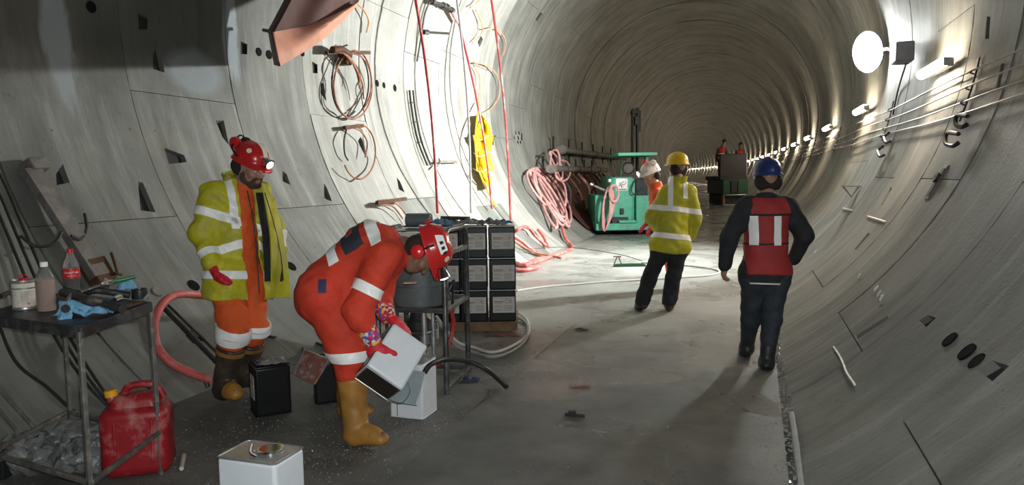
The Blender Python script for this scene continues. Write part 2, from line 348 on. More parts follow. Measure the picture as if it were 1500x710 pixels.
# ------------------------------------------------------------------ floor: two slabs, a gutter on the right
floor_mat()
def slab(name, l0, l1, z, ny=130, s0=-12.4, s1=225, nx=1, depth=.16):
    mb = MB(); W = nx+1
    for i in range(ny+1):
        s = s0+(s1-s0)*i/ny
        for j in range(W): mb.v.append(tuple(bend(l0+(l1-l0)*j/nx, s, z)))
    n = len(mb.v)
    for i in range(ny+1):
        s = s0+(s1-s0)*i/ny
        for j in range(W): mb.v.append(tuple(bend(l0+(l1-l0)*j/nx, s, z-depth)))
    for i in range(ny):
        for j in range(nx): a = i*W+j; mb.f.append((a, a+1, a+W+1, a+W))
        a = i*W; mb.f.append((a, a+W, n+a+W, n+a)); a = i*W+nx; mb.f.append((a+W, a, n+a, n+a+W))
    return mb.build(name, 'floor')
flo = slab('floor', -4.02, -1.835, .0); tag(flo, None, None, kind='structure')
fl2 = slab('floor_slab', -1.834, .17, -.004); tag(fl2, None, None, kind='structure')
# ------------------------------------------------------------------ floodlight on the right wall, batten lamps
mat('lamp_white', (.9, .9, .9), .4, emit=(.97, 1, .97), es=210); mat('tube_glow', (.9, .85, .7), .4, emit=(1, .82, .60), es=LAMP_E)
mat('lamp_body', (.08, .09, .12), .5); mat('galv', (.42, .43, .43), .45, .8, bump=.05); mat('black_rubber', (.02, .02, .022), .5); mat('black_cable', (.025, .025, .025), .55)
FP = P(1272, 76, 12.2); FD = Vector((-.96, .0, -.16)).normalized(); FM = Vector((-.80, -.56, -.14)).normalized()
mat('tube_near', (.9, .85, .7), .4, emit=(.95, 1, .95), es=NEAR_E)
t = thing('floodlight', 'dazzling white round floodlight with a dark housing on the right wall', 'floodlight', FP)
MB().lathe([(.02, -.18), (.12, -.17), (.19, -.11), (.33, -.02), (.345, 0), (.345, .02), (.33, .022), (.322, .005)], FP, FM, 28).build('reflector_housing', 'lamp_body', t)
lens = [(.322*math.cos(a), .12*math.sin(a)+.0) for a in [math.pi/2*(k/7) for k in range(8)]]
MB().lathe([(max(r, .0005), .0+z) for r, z in lens], FP+FM*.004, FM, 28).build('lens', 'lamp_white', t)
bx_ = WP(1322, 78, .17); MB().box(bx_, (.22, .42, .26)).build('ballast_box', 'lamp_body', t, bevel=.015)
MB().tube([FP-FM*.14, (FP-FM*.14+bx_)/2+Vector((0, 0, .05)), bx_], .022, 8).tube([bx_, WP(1323, 70, -.02)], .03, 8).build('bracket_arm', 'lamp_body', t)
MB().tube(spline([bx_+Vector((.05, 0, -.13)), WP(1316, 130, .03), WP(1308, 168, .02)], 6), .012, 6).build('power_cable', 'black_cable', t)
la = bpy.data.lights.new('floodlight_beam', 'AREA'); la.shape = 'DISK'; la.size = .34; la.energy = FLOOD_W; la.color = (.96, 1, .97); la.spread = math.radians(120)
lo = bpy.data.objects.new('floodlight_beam', la); COL.objects.link(lo); lo.location = FP+FM*.2; lo.rotation_euler = FD.to_track_quat('-Z', 'Y').to_euler()
for k in range(-2, 38):
    s = 9.32+5.63*k if k < 7 else 9.32+5.63*7+(k-7)*5.63
    c = cyl(-8.6, s, RT-.16); a, b = cyl(-8.6, s-.55, RT-.16), cyl(-8.6, s+.55, RT-.16)
    up = Vector((0, 0, 1)); nrm = cyln(-8.6)
    od = ['first', 'second', 'third', 'fourth', 'fifth', 'sixth', 'seventh', 'eighth', 'ninth', 'tenth', 'eleventh', 'twelfth', 'thirteenth', 'fourteenth']
    lbl = '%s glowing batten lamp along the right wall counted from the floodlight' % od[k] if 0 <= k < 14 else ('one of the tiny glowing lamps in the row at the far bend' if k >= 14 else ['hooded lamp on the right wall behind the photographer', 'hooded lamp on the right wall beside the photographer'][k+2])
    t = thing('batten_lamp', lbl, 'lamp', c, 'batten lamps along the right wall')
    MB().box(c-nrm*.03, (.09, .10, 1.14), up, nrm, (b-a).normalized()).build('housing', 'galv', t, bevel=.01)
    MB().tube([a, b], .055, 10).build('diffuser', 'tube_glow' if k >= 0 else 'tube_near', t)
    if k < 0: MB().box(c+nrm*.05+up*.075, (.22, .004, 1.3), nrm, up, (b-a).normalized()).build('hood', 'galv', t)
    MB().box(c-nrm*.11, (.05, .10, .06), up, nrm, (b-a).normalized()).build('bracket', 'galv', t)
# ------------------------------------------------------------------ soft bodies: smooth unions of tapered capsules, meshed with surface nets
def V3(*a): return Vector(a)
def cap(a, b, ra, rb=None, w=None, s=1., sub=False): return (tuple(a), tuple(b), ra, ra if rb is None else rb, tuple(Vector(w).normalized()) if w is not None else None, s, sub)
def ball(c, r, w=None, s=1., sub=False): return cap(c, c, r, r, w, s, sub)
def soft(name, prims, m, parent, vox=.012, k=.03, cuts=(), wr=0., wsc=14., inflate=0., label=None, ang=180, relax=1):
    pts = []
    for a, b, ra, rb, *_ in prims:
        r = max(ra, rb)+inflate+vox*2
        for p in (a, b): pts += [[p[i]-r for i in range(3)], [p[i]+r for i in range(3)]]
    pts = np.array(pts); lo = pts.min(0); hi = pts.max(0); n = np.ceil((hi-lo)/vox).astype(int)+2
    ax = [lo[i]+vox*np.arange(n[i]) for i in range(3)]
    D = np.full(n, .5, np.float32)
    for a, b, ra, rb, w_, s, sub in prims:
        a, b = np.array(a), np.array(b); r = max(ra, rb)+inflate+k+.03
        i0 = [max(0, int((min(a[i], b[i])-r-lo[i])/vox)) for i in range(3)]; i1 = [min(n[i], int((max(a[i], b[i])+r-lo[i])/vox)+2) for i in range(3)]
        sl = tuple(slice(i0[i], i1[i]) for i in range(3))
        X, Y, Z = np.meshgrid(*[ax[i][i0[i]:i1[i]] for i in range(3)], indexing='ij')
        ba = b-a; l2 = ba@ba; qx, qy, qz = X-a[0], Y-a[1], Z-a[2]
        t = np.clip((qx*ba[0]+qy*ba[1]+qz*ba[2])/l2, 0, 1) if l2 > 1e-10 else np.zeros_like(X)
        qx = qx-t*ba[0]; qy = qy-t*ba[1]; qz = qz-t*ba[2]; rr = ra+(rb-ra)*t
        if w_ is not None:
            d = (qx*w_[0]+qy*w_[1]+qz*w_[2])*(s-1); qx = qx+d*w_[0]; qy = qy+d*w_[1]; qz = qz+d*w_[2]
        d = (np.sqrt(qx*qx+qy*qy+qz*qz)-rr)
        if w_ is not None and s > 1: d = d/(1+(s-1)*.5)
        d = d-inflate; o = D[sl]
        if sub: kk = k*.5; h = np.clip(kk-np.abs(o+d), 0, None); D[sl] = np.maximum(o, -d)+h*h/(4*kk)
        else: h = np.clip(k-np.abs(o-d), 0, None); D[sl] = np.minimum(o, d)-h*h/(4*k)
    if cuts:
        X, Y, Z = np.meshgrid(*ax, indexing='ij')
        for p, nn in cuts:
            nn = Vector(nn).normalized(); D = np.maximum(D, ((X-p[0])*nn[0]+(Y-p[1])*nn[1]+(Z-p[2])*nn[2]).astype(np.float32))
    # surface nets
    S = D < 0; nx, ny, nz = n
    cnt = np.zeros((nx-1, ny-1, nz-1), np.int16); acc = np.zeros((nx-1, ny-1, nz-1, 3), np.float32)
    for ax_ in range(3):
        sa = [slice(None)]*3; sb = [slice(None)]*3; sa[ax_] = slice(0, -1); sb[ax_] = slice(1, None)
        A, B = D[tuple(sa)], D[tuple(sb)]; cr = S[tuple(sa)] != S[tuple(sb)]
        tt = np.where(cr, A/np.where(A-B == 0, 1, A-B), 0)
        o1, o2 = [i for i in range(3) if i != ax_]
        for u in (0, 1):
            for v in (0, 1):
                q = [slice(None)]*3
                q[o1] = slice(u, n[o1]-1+u); q[o2] = slice(v, n[o2]-1+v)
                c = cr[tuple(q)]; cnt += c
                off = [None]*3; off[ax_] = tt[tuple(q)]; off[o1] = u; off[o2] = v
                for i in range(3): acc[..., i] += np.where(c, off[i], 0)
    act = cnt > 0; ids = -np.ones(act.shape, np.int64); ids[act] = np.arange(act.sum())
    ijk = np.argwhere(act); Vv = (ijk+acc[act]/cnt[act][:, None])*vox+lo
    quads = []
    for ax_ in range(3):
        sa = [slice(None)]*3; sb = [slice(None)]*3; sa[ax_] = slice(0, -1); sb[ax_] = slice(1, None)
        A, B = S[tuple(sa)], S[tuple(sb)]; o1, o2 = (ax_+1) % 3, (ax_+2) % 3
        e = np.argwhere(A != B); e = e[(e[:, o1] > 0) & (e[:, o2] > 0) & (e[:, o1] < n[o1]-1) & (e[:, o2] < n[o2]-1)]
        fl = A[tuple(e.T)]
        def cell(d1, d2):
            q = e.copy(); q[:, o1] -= d1; q[:, o2] -= d2; return ids[tuple(q.T)]
        q = np.stack([cell(1, 1), cell(0, 1), cell(0, 0), cell(1, 0)], 1); q[~fl] = q[~fl][:, ::-1]; quads.append(q)
    Q = np.concatenate(quads)
    for _ in range(relax):                                         # one light smoothing pass
        sm = np.zeros_like(Vv); ct = np.zeros(len(Vv))
        for u in range(4):
            a, b = Q[:, u], Q[:, (u+1) % 4]
            np.add.at(sm, a, Vv[b]); np.add.at(ct, a, 1); np.add.at(sm, b, Vv[a]); np.add.at(ct, b, 1)
        Vv = Vv*.5+.5*sm/np.maximum(ct, 1)[:, None]
    if wr:
        nrm = np.zeros_like(Vv); fn = np.cross(Vv[Q[:, 2]]-Vv[Q[:, 0]], Vv[Q[:, 3]]-Vv[Q[:, 1]])
        for u in range(4): np.add.at(nrm, Q[:, u], fn)
        nrm /= np.maximum(np.linalg.norm(nrm, axis=1), 1e-9)[:, None]
        Vv = Vv+nrm*(folds(Vv, wsc)*wr)[:, None]
    me = bpy.data.meshes.new(name); me.from_pydata(Vv.tolist(), [], Q.tolist())
    return mesh_obj(name, me, m, parent, ang=ang, label=label)
def folds(p, sc):                                                  # cloth creases: warped ridges
    x, y, z = p[:, 0]*sc, p[:, 1]*sc, p[:, 2]*sc
    a = np.sin(x*.9+1.3*np.sin(z*.55+.7)+y*.4); b = np.sin(z*1.25+1.7*np.sin(x*.6+y*.5)+.9)
    c = np.sin((x+y)*.7-z*.8+1.5*np.sin(y*.7+z*.3)); d = np.sin(z*2.3+2*np.sin(x*1.1)+y*1.7)
    return .42*a*b+.38*c*np.abs(c)+.2*d
def strip(name, src, planes, seed, m, parent, off=.005, label=None):
    """a band of tape: the piece of a garment's surface between planes, nearest to seed, lifted off it"""
    bm = bmesh.new(); bm.from_mesh(src.data)
    for p, nn in planes:
        bmesh.ops.bisect_plane(bm, geom=bm.verts[:]+bm.edges[:]+bm.faces[:], plane_co=Vector(p), plane_no=Vector(nn), clear_outer=True)
    if seed is not None:
        bm.faces.ensure_lookup_table(); seen = set(); best = None
        for f in bm.faces:
            if f in seen: continue
            comp = []; st = [f]; seen.add(f)
            while st:
                g = st.pop(); comp.append(g)
                for e in g.edges:
                    for h in e.link_faces:
                        if h not in seen: seen.add(h); st.append(h)
            d = min((g.calc_center_median()-Vector(seed)).length for g in comp)
            if best is None or d < best[0]: best = (d, comp)
        if best: kill = set(bm.faces)-set(best[1]); bmesh.ops.delete(bm, geom=list(kill), context='FACES')
    bm.normal_update()
    for v in bm.verts: v.co += v.normal*off
    if len(bm.faces): bmesh.ops.solidify(bm, geom=bm.faces[:], thickness=off*.8)
    me = bpy.data.meshes.new(name); bm.to_mesh(me); bm.free()
    return mesh_obj(name, me, m, parent, ang=50, label=label)
def band(c, axis, h): axis = Vector(axis).normalized(); c = Vector(c); return [(c+axis*h/2, axis), (c-axis*h/2, -axis)]
class Rig:
    """joints of one figure: dict of points + facing direction"""
    def __init__(s, face, **j):
        s.F = Vector(face).normalized(); s.__dict__.update({k: Vector(v) for k, v in j.items()})
        s.sw = (s.shR-s.shL).normalized()
def head_prims(H, F, U, z=1.0):
    Rr = F.cross(U).normalized(); q = lambda r, f, u: H+(Rr*r+F*f+U*u)*z
    L = [cap(q(0, -.03, .03), q(0, .02, .035), .092*z, .085*z, Rr, 1.18), cap(q(0, .035, .02), q(0, .05, -.07), .066*z, .046*z), ball(q(0, .068, -.092), .03*z),
         cap(q(0, .095, .012), q(0, .117, -.026), .009*z, .0145*z), cap(q(-.034, .088, .03), q(.034, .088, .03), .014*z), cap(q(-.02, .092, -.056), q(.02, .092, -.056), .011*z),
         ball(q(-.036, .07, -.022), .031*z), ball(q(.036, .07, -.022), .031*z), cap(q(-.05, .0, -.055), q(-.02, .06, -.09), .03*z), cap(q(.05, .0, -.055), q(.02, .06, -.09), .03*z),
         cap(q(-.08, -.012, .012), q(-.078, -.006, -.025), .026*z, .018*z, Rr, 2.6), cap(q(.08, -.012, .012), q(.078, -.006, -.025), .026*z, .018*z, Rr, 2.6)]
    S = [ball(q(-.034, .108, .006), .015*z, sub=True), ball(q(.034, .108, .006), .015*z, sub=True)]
    return L, S, q
def hand_prims(Wr, d, pn, side, curl=.5, z=1.0, r=.0088):
    """Wr wrist, d pointing direction, pn palm normal, side towards the thumb"""
    d = Vector(d).normalized(); pn = Vector(pn).normalized(); sd = Vector(side).normalized()
    L = [cap(Wr, Wr+d*.045*z, .026*z, .034*z, pn, 1.5), cap(Wr+d*.045*z+sd*.02*z, Wr+d*.085*z+sd*.022*z, .022*z, .017*z, pn, 1.3), cap(Wr+d*.045*z-sd*.02*z, Wr+d*.08*z-sd*.024*z, .022*z, .016*z, pn, 1.3)]
    for i, (o, ln) in enumerate(((.03, .072), (.0105, .08), (-.0105, .075), (-.03, .06))):
        p = Wr+d*(.088-.004*abs(i-1.2))*z+sd*o*z; a = 0; ln *= z; rr = r*z*(1-.05*(i == 3))
        for f_, k in ((.45, 1), (.32, 1.5), (.23, 1.2)):
            a += curl*k*.75; q = p+(d*math.cos(a)+pn*math.sin(a))*ln*f_; L.append(cap(p, q, rr*1.08, rr)); p = q; rr *= .95
    p = Wr+d*.03*z+sd*.03*z
    for f_, (a, b, c) in ((.045, (.65, .7, .25)), (.032, (.9, .25, .35+curl*.3)), (.026, (1, .05, .4+curl*.4))):
        q = p+(d*a+sd*b+pn*c).normalized()*f_*z; L.append(cap(p, q, .0125*z, .0105*z)); p = q
    return L
def hat(parent, H, F, U, m, z=1.0, name='helmet', peak=.05, tilt=0., ridge=True, label=None):
    """hard hat shell with peak, gutter and ridges in the head's frame"""
    F, U = Vector(F).normalized(), Vector(U).normalized(); Rr = F.cross(U).normalized(); O = H+(U*.060-F*.014)*z
    mb = MB(); nu, nv = 36, 12
    def pt(u, v, off=0.):
        a = 2*math.pi*u; ca, sa = math.cos(a), math.sin(a); e = v*math.pi/2; A, B, Cc = .112, .142, .125
        rg = (.006*math.exp(-((sa*A*math.cos(e))/.012)**2) if ridge else 0)
        rr = math.cos(e)**.8
        p = Rr*(A*sa*rr)+F*(B*ca*rr)+U*(Cc*math.sin(e)**.9+rg*(math.sin(e) > .3)); return O+p*z*(1+off)
    rows = [[pt(i/nu, j/nv) for i in range(nu)] for j in range(nv)]
    br = []
    for ext, dz in ((1.0, -.012), (1.0, -.02)):
        row = []
        for i in range(nu):
            a = 2*math.pi*i/nu; ca, sa = math.cos(a), math.sin(a); f = max(0, ca)**1.5*peak/.142
            row.append(O+(Rr*(.121*sa)+F*(.151*ca*(1+f))+U*(dz-max(0, ca)*.012))*z)
        br.append(row)
    inner = [[pt(i/nu, j/nv, -.035)-U*.004*z for i in range(nu)] for j in range(nv)]
    allr = list(reversed(inner))+[br[1], br[0]]+rows; vv = [p for r in allr for p in r]; ff = []
    for a in range(len(allr)-1):
        for i in range(nu): j = (i+1) % nu; ff.append((a*nu+i, a*nu+j, (a+1)*nu+j, (a+1)*nu+i))
    ff.append(tuple(range((len(allr)-1)*nu, len(allr)*nu))); ff.append(tuple(reversed(range(nu))))
    mb.add(vv, ff); o = mb.build(name, m, parent, ang=60, label=label); return o, O, Rr, pt
def boot(parent, knee, ankle, toe, m, top=.30, r=.058, sole='boot_sole', name='boot', label=None, vox=.009, flare=.062):
    ax_ = (Vector(knee)-Vector(ankle)).normalized(); T = Vector(toe); A = Vector(ankle); d = (T-A); d.z = d.z*.5; dl = d.normalized()
    heel = A-dl*.045+Vector((0, 0, -.055)); 
    pr = [cap(A+ax_*(top-.02), A+ax_*.08, flare, r*.92), cap(A+ax_*.1, A-Vector((0, 0, .02)), r*.92, r*.95), cap(heel+Vector((0, 0, .015)), T-dl*.01+Vector((0, 0, -.008)), .045, .048, (0, 0, 1), 1.3), cap(A+dl*.02, T-dl*.06+Vector((0, 0, .012)), .062, .046), cap(A-Vector((0, 0, .02)), T-dl*.05, r*.8, .045)]
    o = soft(name, pr, m, parent, vox, .03, [(A+ax_*top, ax_)], wr=.003, wsc=30, label=label)
    return o
# ------------------------------------------------------------------ people
mat('skin', (.36, .19, .135), .5, var=.12, scale=30, bump=.05, bscale=200); mat('skin_dark', (.20, .10, .065), .5, var=.15, scale=30, bump=.05, bscale=200)
mat('hair', (.03, .022, .018), .8, bump=.6, bscale=300); mat('beard', (.085, .05, .036), .8, bump=.6, bscale=260); mat('eye_white', (.75, .72, .68), .2)
mat('yellow_hivis', (.50, .46, .02), .55, var=.14, scale=5, bump=.7, bscale=15, dirt=(.28, .27, .10), damt=.5, dscale=6)
mat('orange_suit', (.74, .11, .022), .75, var=.12, scale=6, bump=.7, bscale=14, dirt=(.5, .09, .03), damt=.4)
mat('red_suit', (.58, .045, .02), .75, var=.12, scale=6, bump=.7, bscale=14, dirt=(.45, .05, .02), damt=.4)
mat('tape', (.93, .93, .93), .35, var=.04, scale=40, bump=.15, bscale=70); mat('dark_cloth', (.022, .023, .027), .85, var=.3, bump=.25, bscale=30)
mat('navy_denim', (.028, .034, .045), .8, var=.3, scale=14, bump=.3, bscale=30); mat('red_vest', (.34, .03, .03), .7, var=.15, bump=.2, bscale=30)
mat('red_shell', (.55, .02, .02), .25, var=.06, coat=.3, dirt=(.25, .02, .02), damt=.3); mat('yellow_shell', (.75, .48, .02), .3, var=.06); mat('blue_shell', (.02, .035, .13), .3, var=.1)
mat('white_shell', (.75, .73, .70), .35, dirt=(.7, .1, .05), damt=.9, dscale=14); mat('red_glove', (.60, .02, .035), .55, bump=.3, bscale=80)
mat('ochre_boot', (.36, .17, .035), .5, var=.2, scale=14, dirt=(.13, .075, .035), damt=.85, dscale=7); mat('brown_boot', (.045, .033, .024), .45, dirt=(.12, .09, .06), damt=.6, dscale=9)
mat('ochre_toe', (.40, .19, .03), .5, dirt=(.25, .13, .04), damt=.6, dscale=20); mat('black_boot', (.02, .02, .022), .45, dirt=(.07, .065, .06), damt=.5)
mat('chrome', (.75, .76, .78), .12, 1., var=.03); mat('headlamp_glow', (.9, .95, 1), .2, emit=(.85, .93, 1), es=7); mat('black_plastic', (.018, .018, .02), .4)
mat('sticker', (.78, .72, .64), .4, var=.1, scale=60); mat('zip_black', (.02, .02, .022), .6); mat('navy_patch', (.03, .035, .10), .7); mat('card_pink', (.65, .30, .33), .4)
mat('dark_patch', (.03, .03, .045), .7); mat('red_print', (.45, .04, .05), .6); mat('grey_lining', (.03, .03, .033), .9)
def pattern_mat():
    m = bpy.data.materials.new('patterned knit'); m.use_nodes = True; nt = m.node_tree; N = nt.nodes; b = N['Principled BSDF']; b.inputs['Roughness'].default_value = .8
    tc = N.new('ShaderNodeTexCoord'); vo = N.new('ShaderNodeTexVoronoi'); vo.inputs['Scale'].default_value = 55; nt.links.new(tc.outputs['Object'], vo.inputs['Vector'])
    sp = N.new('ShaderNodeSeparateColor'); nt.links.new(vo.outputs['Color'], sp.inputs[0]); rp = N.new('ShaderNodeValToRGB'); rp.color_ramp.interpolation = 'CONSTANT'
    for i, (p, c) in enumerate(((0, (.45, .02, .05)), (.35, (.06, .12, .45)), (.55, (.75, .45, .03)), (.75, (.55, .05, .2)), (.9, (.6, .6, .62)))):
        e = rp.color_ramp.elements[i] if i < 2 else rp.color_ramp.elements.new(p); e.position = p; e.color = (*c, 1)
    nt.links.new(sp.outputs[0], rp.inputs['Fac']); nt.links.new(rp.outputs[0], b.inputs['Base Color']); MATS['pattern_knit'] = m
pattern_mat()
RV, UVc, FVc = RGT, UPV, FWD                                       # handy directions: picture right, up, away
def fdir(right, toward): v = _r0*right-_f0*toward; return v.normalized()
def legs(j, rh, rk, ra, sh=1.):
    return [cap(j.hipR, j.kneeR, rh, rk), cap(j.kneeR, j.kneeR.lerp(j.ankR, sh), rk, ra), cap(j.hipL, j.kneeL, rh, rk), cap(j.kneeL, j.kneeL.lerp(j.ankL, sh), rk, ra)]
def torso(j, rp, rc, rs, sq=1.35, ra=.068, re=.058, rw=.05, arms='RL', fa=1.):
    pel = (j.hipR+j.hipL)/2; ch = j.chest; F = j.F
    L = [cap(j.hipR+(pel-j.hipR)*.25+j.up*.05, j.hipL+(pel-j.hipL)*.25+j.up*.05, rp, rp, F, 1.15), cap(pel+j.up*.06, ch, rp*1.12, rc, F, sq), cap(j.shR+(ch-j.shR)*.28, j.shL+(ch-j.shL)*.28, rs, rs, F, 1.05), cap(ch, j.neck-j.up*.03, rc*.8, .085)]
    if 'R' in arms: L += [cap(j.shR+(ch-j.shR)*.15, j.elbR, ra*1.12, re), cap(j.elbR, j.elbR.lerp(j.wrR, fa), re, rw)]
    if 'L' in arms: L += [cap(j.shL+(ch-j.shL)*.15, j.elbL, ra*1.12, re), cap(j.elbL, j.elbL.lerp(j.wrL, fa), re, rw)]
    return L
def body(root, j, H, hF, hU, m, hands=(), vox=.009, z=1.0):
    hp, hs, q = head_prims(H, hF, hU, z)
    j.up = (j.neck-(j.hipR+j.hipL)/2).normalized()
    pr = torso(j, .11, .125, .06, 1.5, .042, .036, .026)+legs(j, .075, .05, .04)+[cap(j.neck-j.up*.02, H-hU*.05-hF*.02, .062, .056)]+hp
    for s_, kn in (('R', j.toeR), ('L', j.toeL)): an = getattr(j, 'ank'+s_); pr.append(cap(an, kn, .04, .035))
    for h_ in hands: pr += hand_prims(*h_)
    b = soft('body', pr+hs, m, root, vox, .018)
    for sg in (-1, 1): soft('eye', [ball(q(sg*.034, .083, .006), .0135)], 'eye_white', root, .004, .003)
    return b, q
def headlamp(root, c, d, z=1.0):
    o = MB().lathe([(.012*z, -.03*z), (.02*z, -.028*z), (.026*z, 0), (.028*z, .012*z), (.024*z, .014*z)], c, d, 16).build('headlamp', 'chrome', root)
    MB().lathe([(.022*z, .012*z), (.014*z, .018*z), (.0005, .02*z)], c, d, 16).build('lens', 'headlamp_glow', o); return o
def lab_mesh(): pass

# ---- worker in the open yellow jacket, on the left
Z0 = 5.27
j = Rig(fdir(.80, .60), shR=P(310, 283, Z0-.06), shL=P(384, 280, Z0+.17), chest=P(349, 300, Z0+.04), neck=P(353, 265, Z0+.05), elbR=P(296, 342, Z0-.10), wrR=P(313, 394, Z0-.20), elbL=P(402, 340, Z0+.20), wrL=P(410, 400, Z0+.12),
        hipR=P(333, 414, Z0-.04), hipL=P(366, 412, Z0+.10), kneeR=P(342, 490, Z0-.12), ankR=P(328, 566, Z0-.04), toeR=P(346, 576, Z0-.20), kneeL=P(371, 482, Z0+.05), ankL=P(360, 548, Z0+.22), toeL=P(374, 560, Z0+.08))
j.up = (j.neck-(j.hipR+j.hipL)/2).normalized()
root = thing('person', 'worker in open yellow hi-vis jacket over orange overalls, looking down', 'person', G(345, 588))
H = P(367, 246, Z0-.05); hF = (fdir(.86, .50)+Vector((0, 0, -.38))).normalized(); hU = (Vector((0, 0, 1))+fdir(.86, .5)*.38).normalized()
hU = (hU-hF*hU.dot(hF)).normalized()
b, q = body(root, j, H, hF, hU, 'skin', vox=.008)
soft('beard', [cap(q(-.062, .005, -.04), q(-.052, .02, -.075), .022), cap(q(.062, .005, -.04), q(.052, .02, -.075), .022), cap(q(-.054, .015, -.075), q(-.022, .07, -.100), .024, .026), cap(q(.054, .015, -.075), q(.022, .07, -.100), .024, .026), cap(q(-.02, .076, -.096), q(.02, .076, -.096), .029), cap(q(-.026, .098, -.046), q(.026, .098, -.046), .0085), cap(q(-.03, .092, -.05), q(-.032, .08, -.085), .010), cap(q(.03, .092, -.05), q(.032, .08, -.085), .010)], 'beard', root, .005, .02)
soft('hair', [cap(q(-.055, -.05, .0), q(.055, -.05, .0), .062), cap(q(-.062, -.04, -.03), q(.062, -.04, -.03), .035)], 'hair', root, .008, .02)
ht, O, Rr, pt = hat(root, H, hF, hU, 'red_shell')
MB().sheet(lambda u, v: (lambda e: O+(Rr*((v-.5)*.036)+hF*(.145*math.cos(e)**.8)+hU*(.128*math.sin(e)**.9+.012)))(.35+u*.95), 10, 2, .003).build('reflective_sticker', 'sticker', ht)
MB().lathe([(.018, 0), (.018, .003), (.001, .004)], pt(.17, .42, .02), (pt(.17, .42)-O), 16).build('round_sticker', 'sticker', ht)
headlamp(ht, O+hF*.175+hU*.03, hF-hU*.25, 1.5)
MB().beam(O+hF*.14+hU*.03, O+hF*.17+hU*.03, .05, .05, hU).build('lamp_bracket', 'chrome', ht)
for sg, up_ in ((1, .075), (-1, .075)):
    c = O-hF*.135+hU*up_+Rr*sg*.045
    MB().lathe([(.02, -.02), (.042, -.018), (.046, .0), (.042, .02), (.03, .028), (.001, .03)], c, Rr*sg, 20).build('ear_defender', 'red_shell' if sg > 0 else 'black_plastic', ht)
    MB().tube(spline([O+Rr*sg*.118-hF*.01+hU*.02, O+Rr*sg*.11-hF*.09+hU*.06, c], 5), .007, 6).build('ear_defender_arm', 'black_plastic', ht)
MB().tube(spline([O-hF*.135+hU*.1+Rr*.05, O-hF*.15+hU*.13, O-hF*.135+hU*.1-Rr*.05], 6), .006, 6).build('headband', 'black_plastic', ht)
su = soft('overalls', torso(j, .135, .14, .075, 1.4, .06, .05, .04, fa=.7)+legs(j, .118, .098, .09, .14)+[cap(j.hipR, j.hipL, .12)], 'orange_suit', root, .012, .04, [(j.neck-j.up*.01, j.up)], wr=.010, wsc=24)
for s_, kn, an, sd in (('R', j.kneeR, j.ankR, 0), ('L', j.kneeL, j.ankL, 0)):
    ax_ = (kn-an).normalized(); strip('reflective_band', su, band(kn+(an-kn)*(-.06), ax_, .05), kn, 'tape', su, .014)
pel = (j.hipR+j.hipL)/2; lat = (j.shR-j.shL).normalized(); fw_ = j.F
jp = torso(j, .165, .172, .085, 1.3, .082, .076, .062, fa=.82)+[cap(pel+j.up*.05, pel-j.up*.10, .19, .205, fw_, 1.22), cap(j.neck-j.up*.03, j.neck+j.up*.02-fw_*.01, .095, .088), cap(j.shR, j.elbR, .085, .075), cap(j.hipR+j.up*.03, j.hipL+j.up*.03, .165, .165), cap(j.hipR-j.up*.10, j.hipL-j.up*.10, .17, .17)]
hem = pel-j.up*.125
ja = soft('jacket', jp, 'yellow_hivis', root, .011, .045, [(hem, -j.up), (j.neck+j.up*.035-fw_*.02, j.up+fw_*.5), (j.wrR+(j.wrR-j.elbR).normalized()*.01, (j.wrR-j.elbR)*1.0) if False else (hem, -j.up)], wr=.015, wsc=24)
# open the front: remove the panel facing forward-left so that the overalls show
bm = bmesh.new(); bm.from_mesh(ja.data); kill = []
e0, e1 = P(352, 262, Z0-.1), P(377, 440, Z0-.18); nA = (e1-e0).cross(fw_).normalized(); nA = nA if nA.dot(lat) > 0 else -nA; nB = lat; pB = pel-lat*.13
for p_, n_ in ((e0, nA), (pB, nB), (pel+fw_*.02, fw_)): bmesh.ops.bisect_plane(bm, geom=bm.verts[:]+bm.edges[:]+bm.faces[:], plane_co=p_, plane_no=n_)
for f in bm.faces:
    c = f.calc_center_median()
    if (c-e0).dot(nA) < 0 and (c-pB).dot(nB) > 0 and (c-pel).dot(fw_) > .02 and (c-pel).dot(j.up) < .9: kill.append(f)
bmesh.ops.delete(bm, geom=kill, context='FACES'); bmesh.ops.recalc_face_normals(bm, faces=bm.faces)
bm.to_mesh(ja.data); bm.free(); md = ja.modifiers.new('thickness', 'SOLIDIFY'); md.thickness = .008; md.offset = -1
def front_panel(u, v):                                             # open left front panel hanging away from the chest
    px = [382, 396, 412, 420, 425][int(u*4)] if u in (0, .25, .5, .75, 1) else None
    y_ = 268+u*168; xa = 384+u*12+6*math.sin(u*3); xb = np.interp(u, [0, .12, .35, .7, 1], [388, 402, 411, 421, 426])
    return P(xa+(xb-xa)*v, y_+4*v*(1-u), Z0-.09+.16*v+.03*math.sin(u*7+v*3))
MB().sheet(front_panel, 24, 8, .012).build('jacket_front_panel', 'yellow_hivis', root)
def lining_panel(u, v):
    y_ = 282+u*130; xa = np.interp(u, [0, .5, 1], [375, 385, 388]); xb = np.interp(u, [0, .35, .75, 1], [386, 403, 413, 414])
    return P(xa+(xb-xa)*v, y_, Z0-.085+.13*v+.02*math.sin(u*5))
MB().sheet(lining_panel, 16, 5, .006).build('jacket_lining', 'grey_lining', root)
MB().tube(spline([P(388, 282, Z0-.10), P(402, 330, Z0-.05), P(411, 372, Z0-.03), P(415, 410, Z0-.03)], 8), .0035, 6).build('zip', 'zip_black', root)
MB().tube(spline([P(362, 279, Z0-.13), P(371, 320, Z0-.16), P(376, 370, Z0-.16), P(380, 430, Z0-.17)], 8), .004, 6).build('zip', 'zip_black', root)
def collar(u, v): a = .75+u*4.7; return j.neck+fw_*(.10*math.cos(a)*(1+.25*v)+.0)+lat*(.10*math.sin(a)*(1+.2*v))+j.up*(-.03+.07*v-.035*math.cos(a))
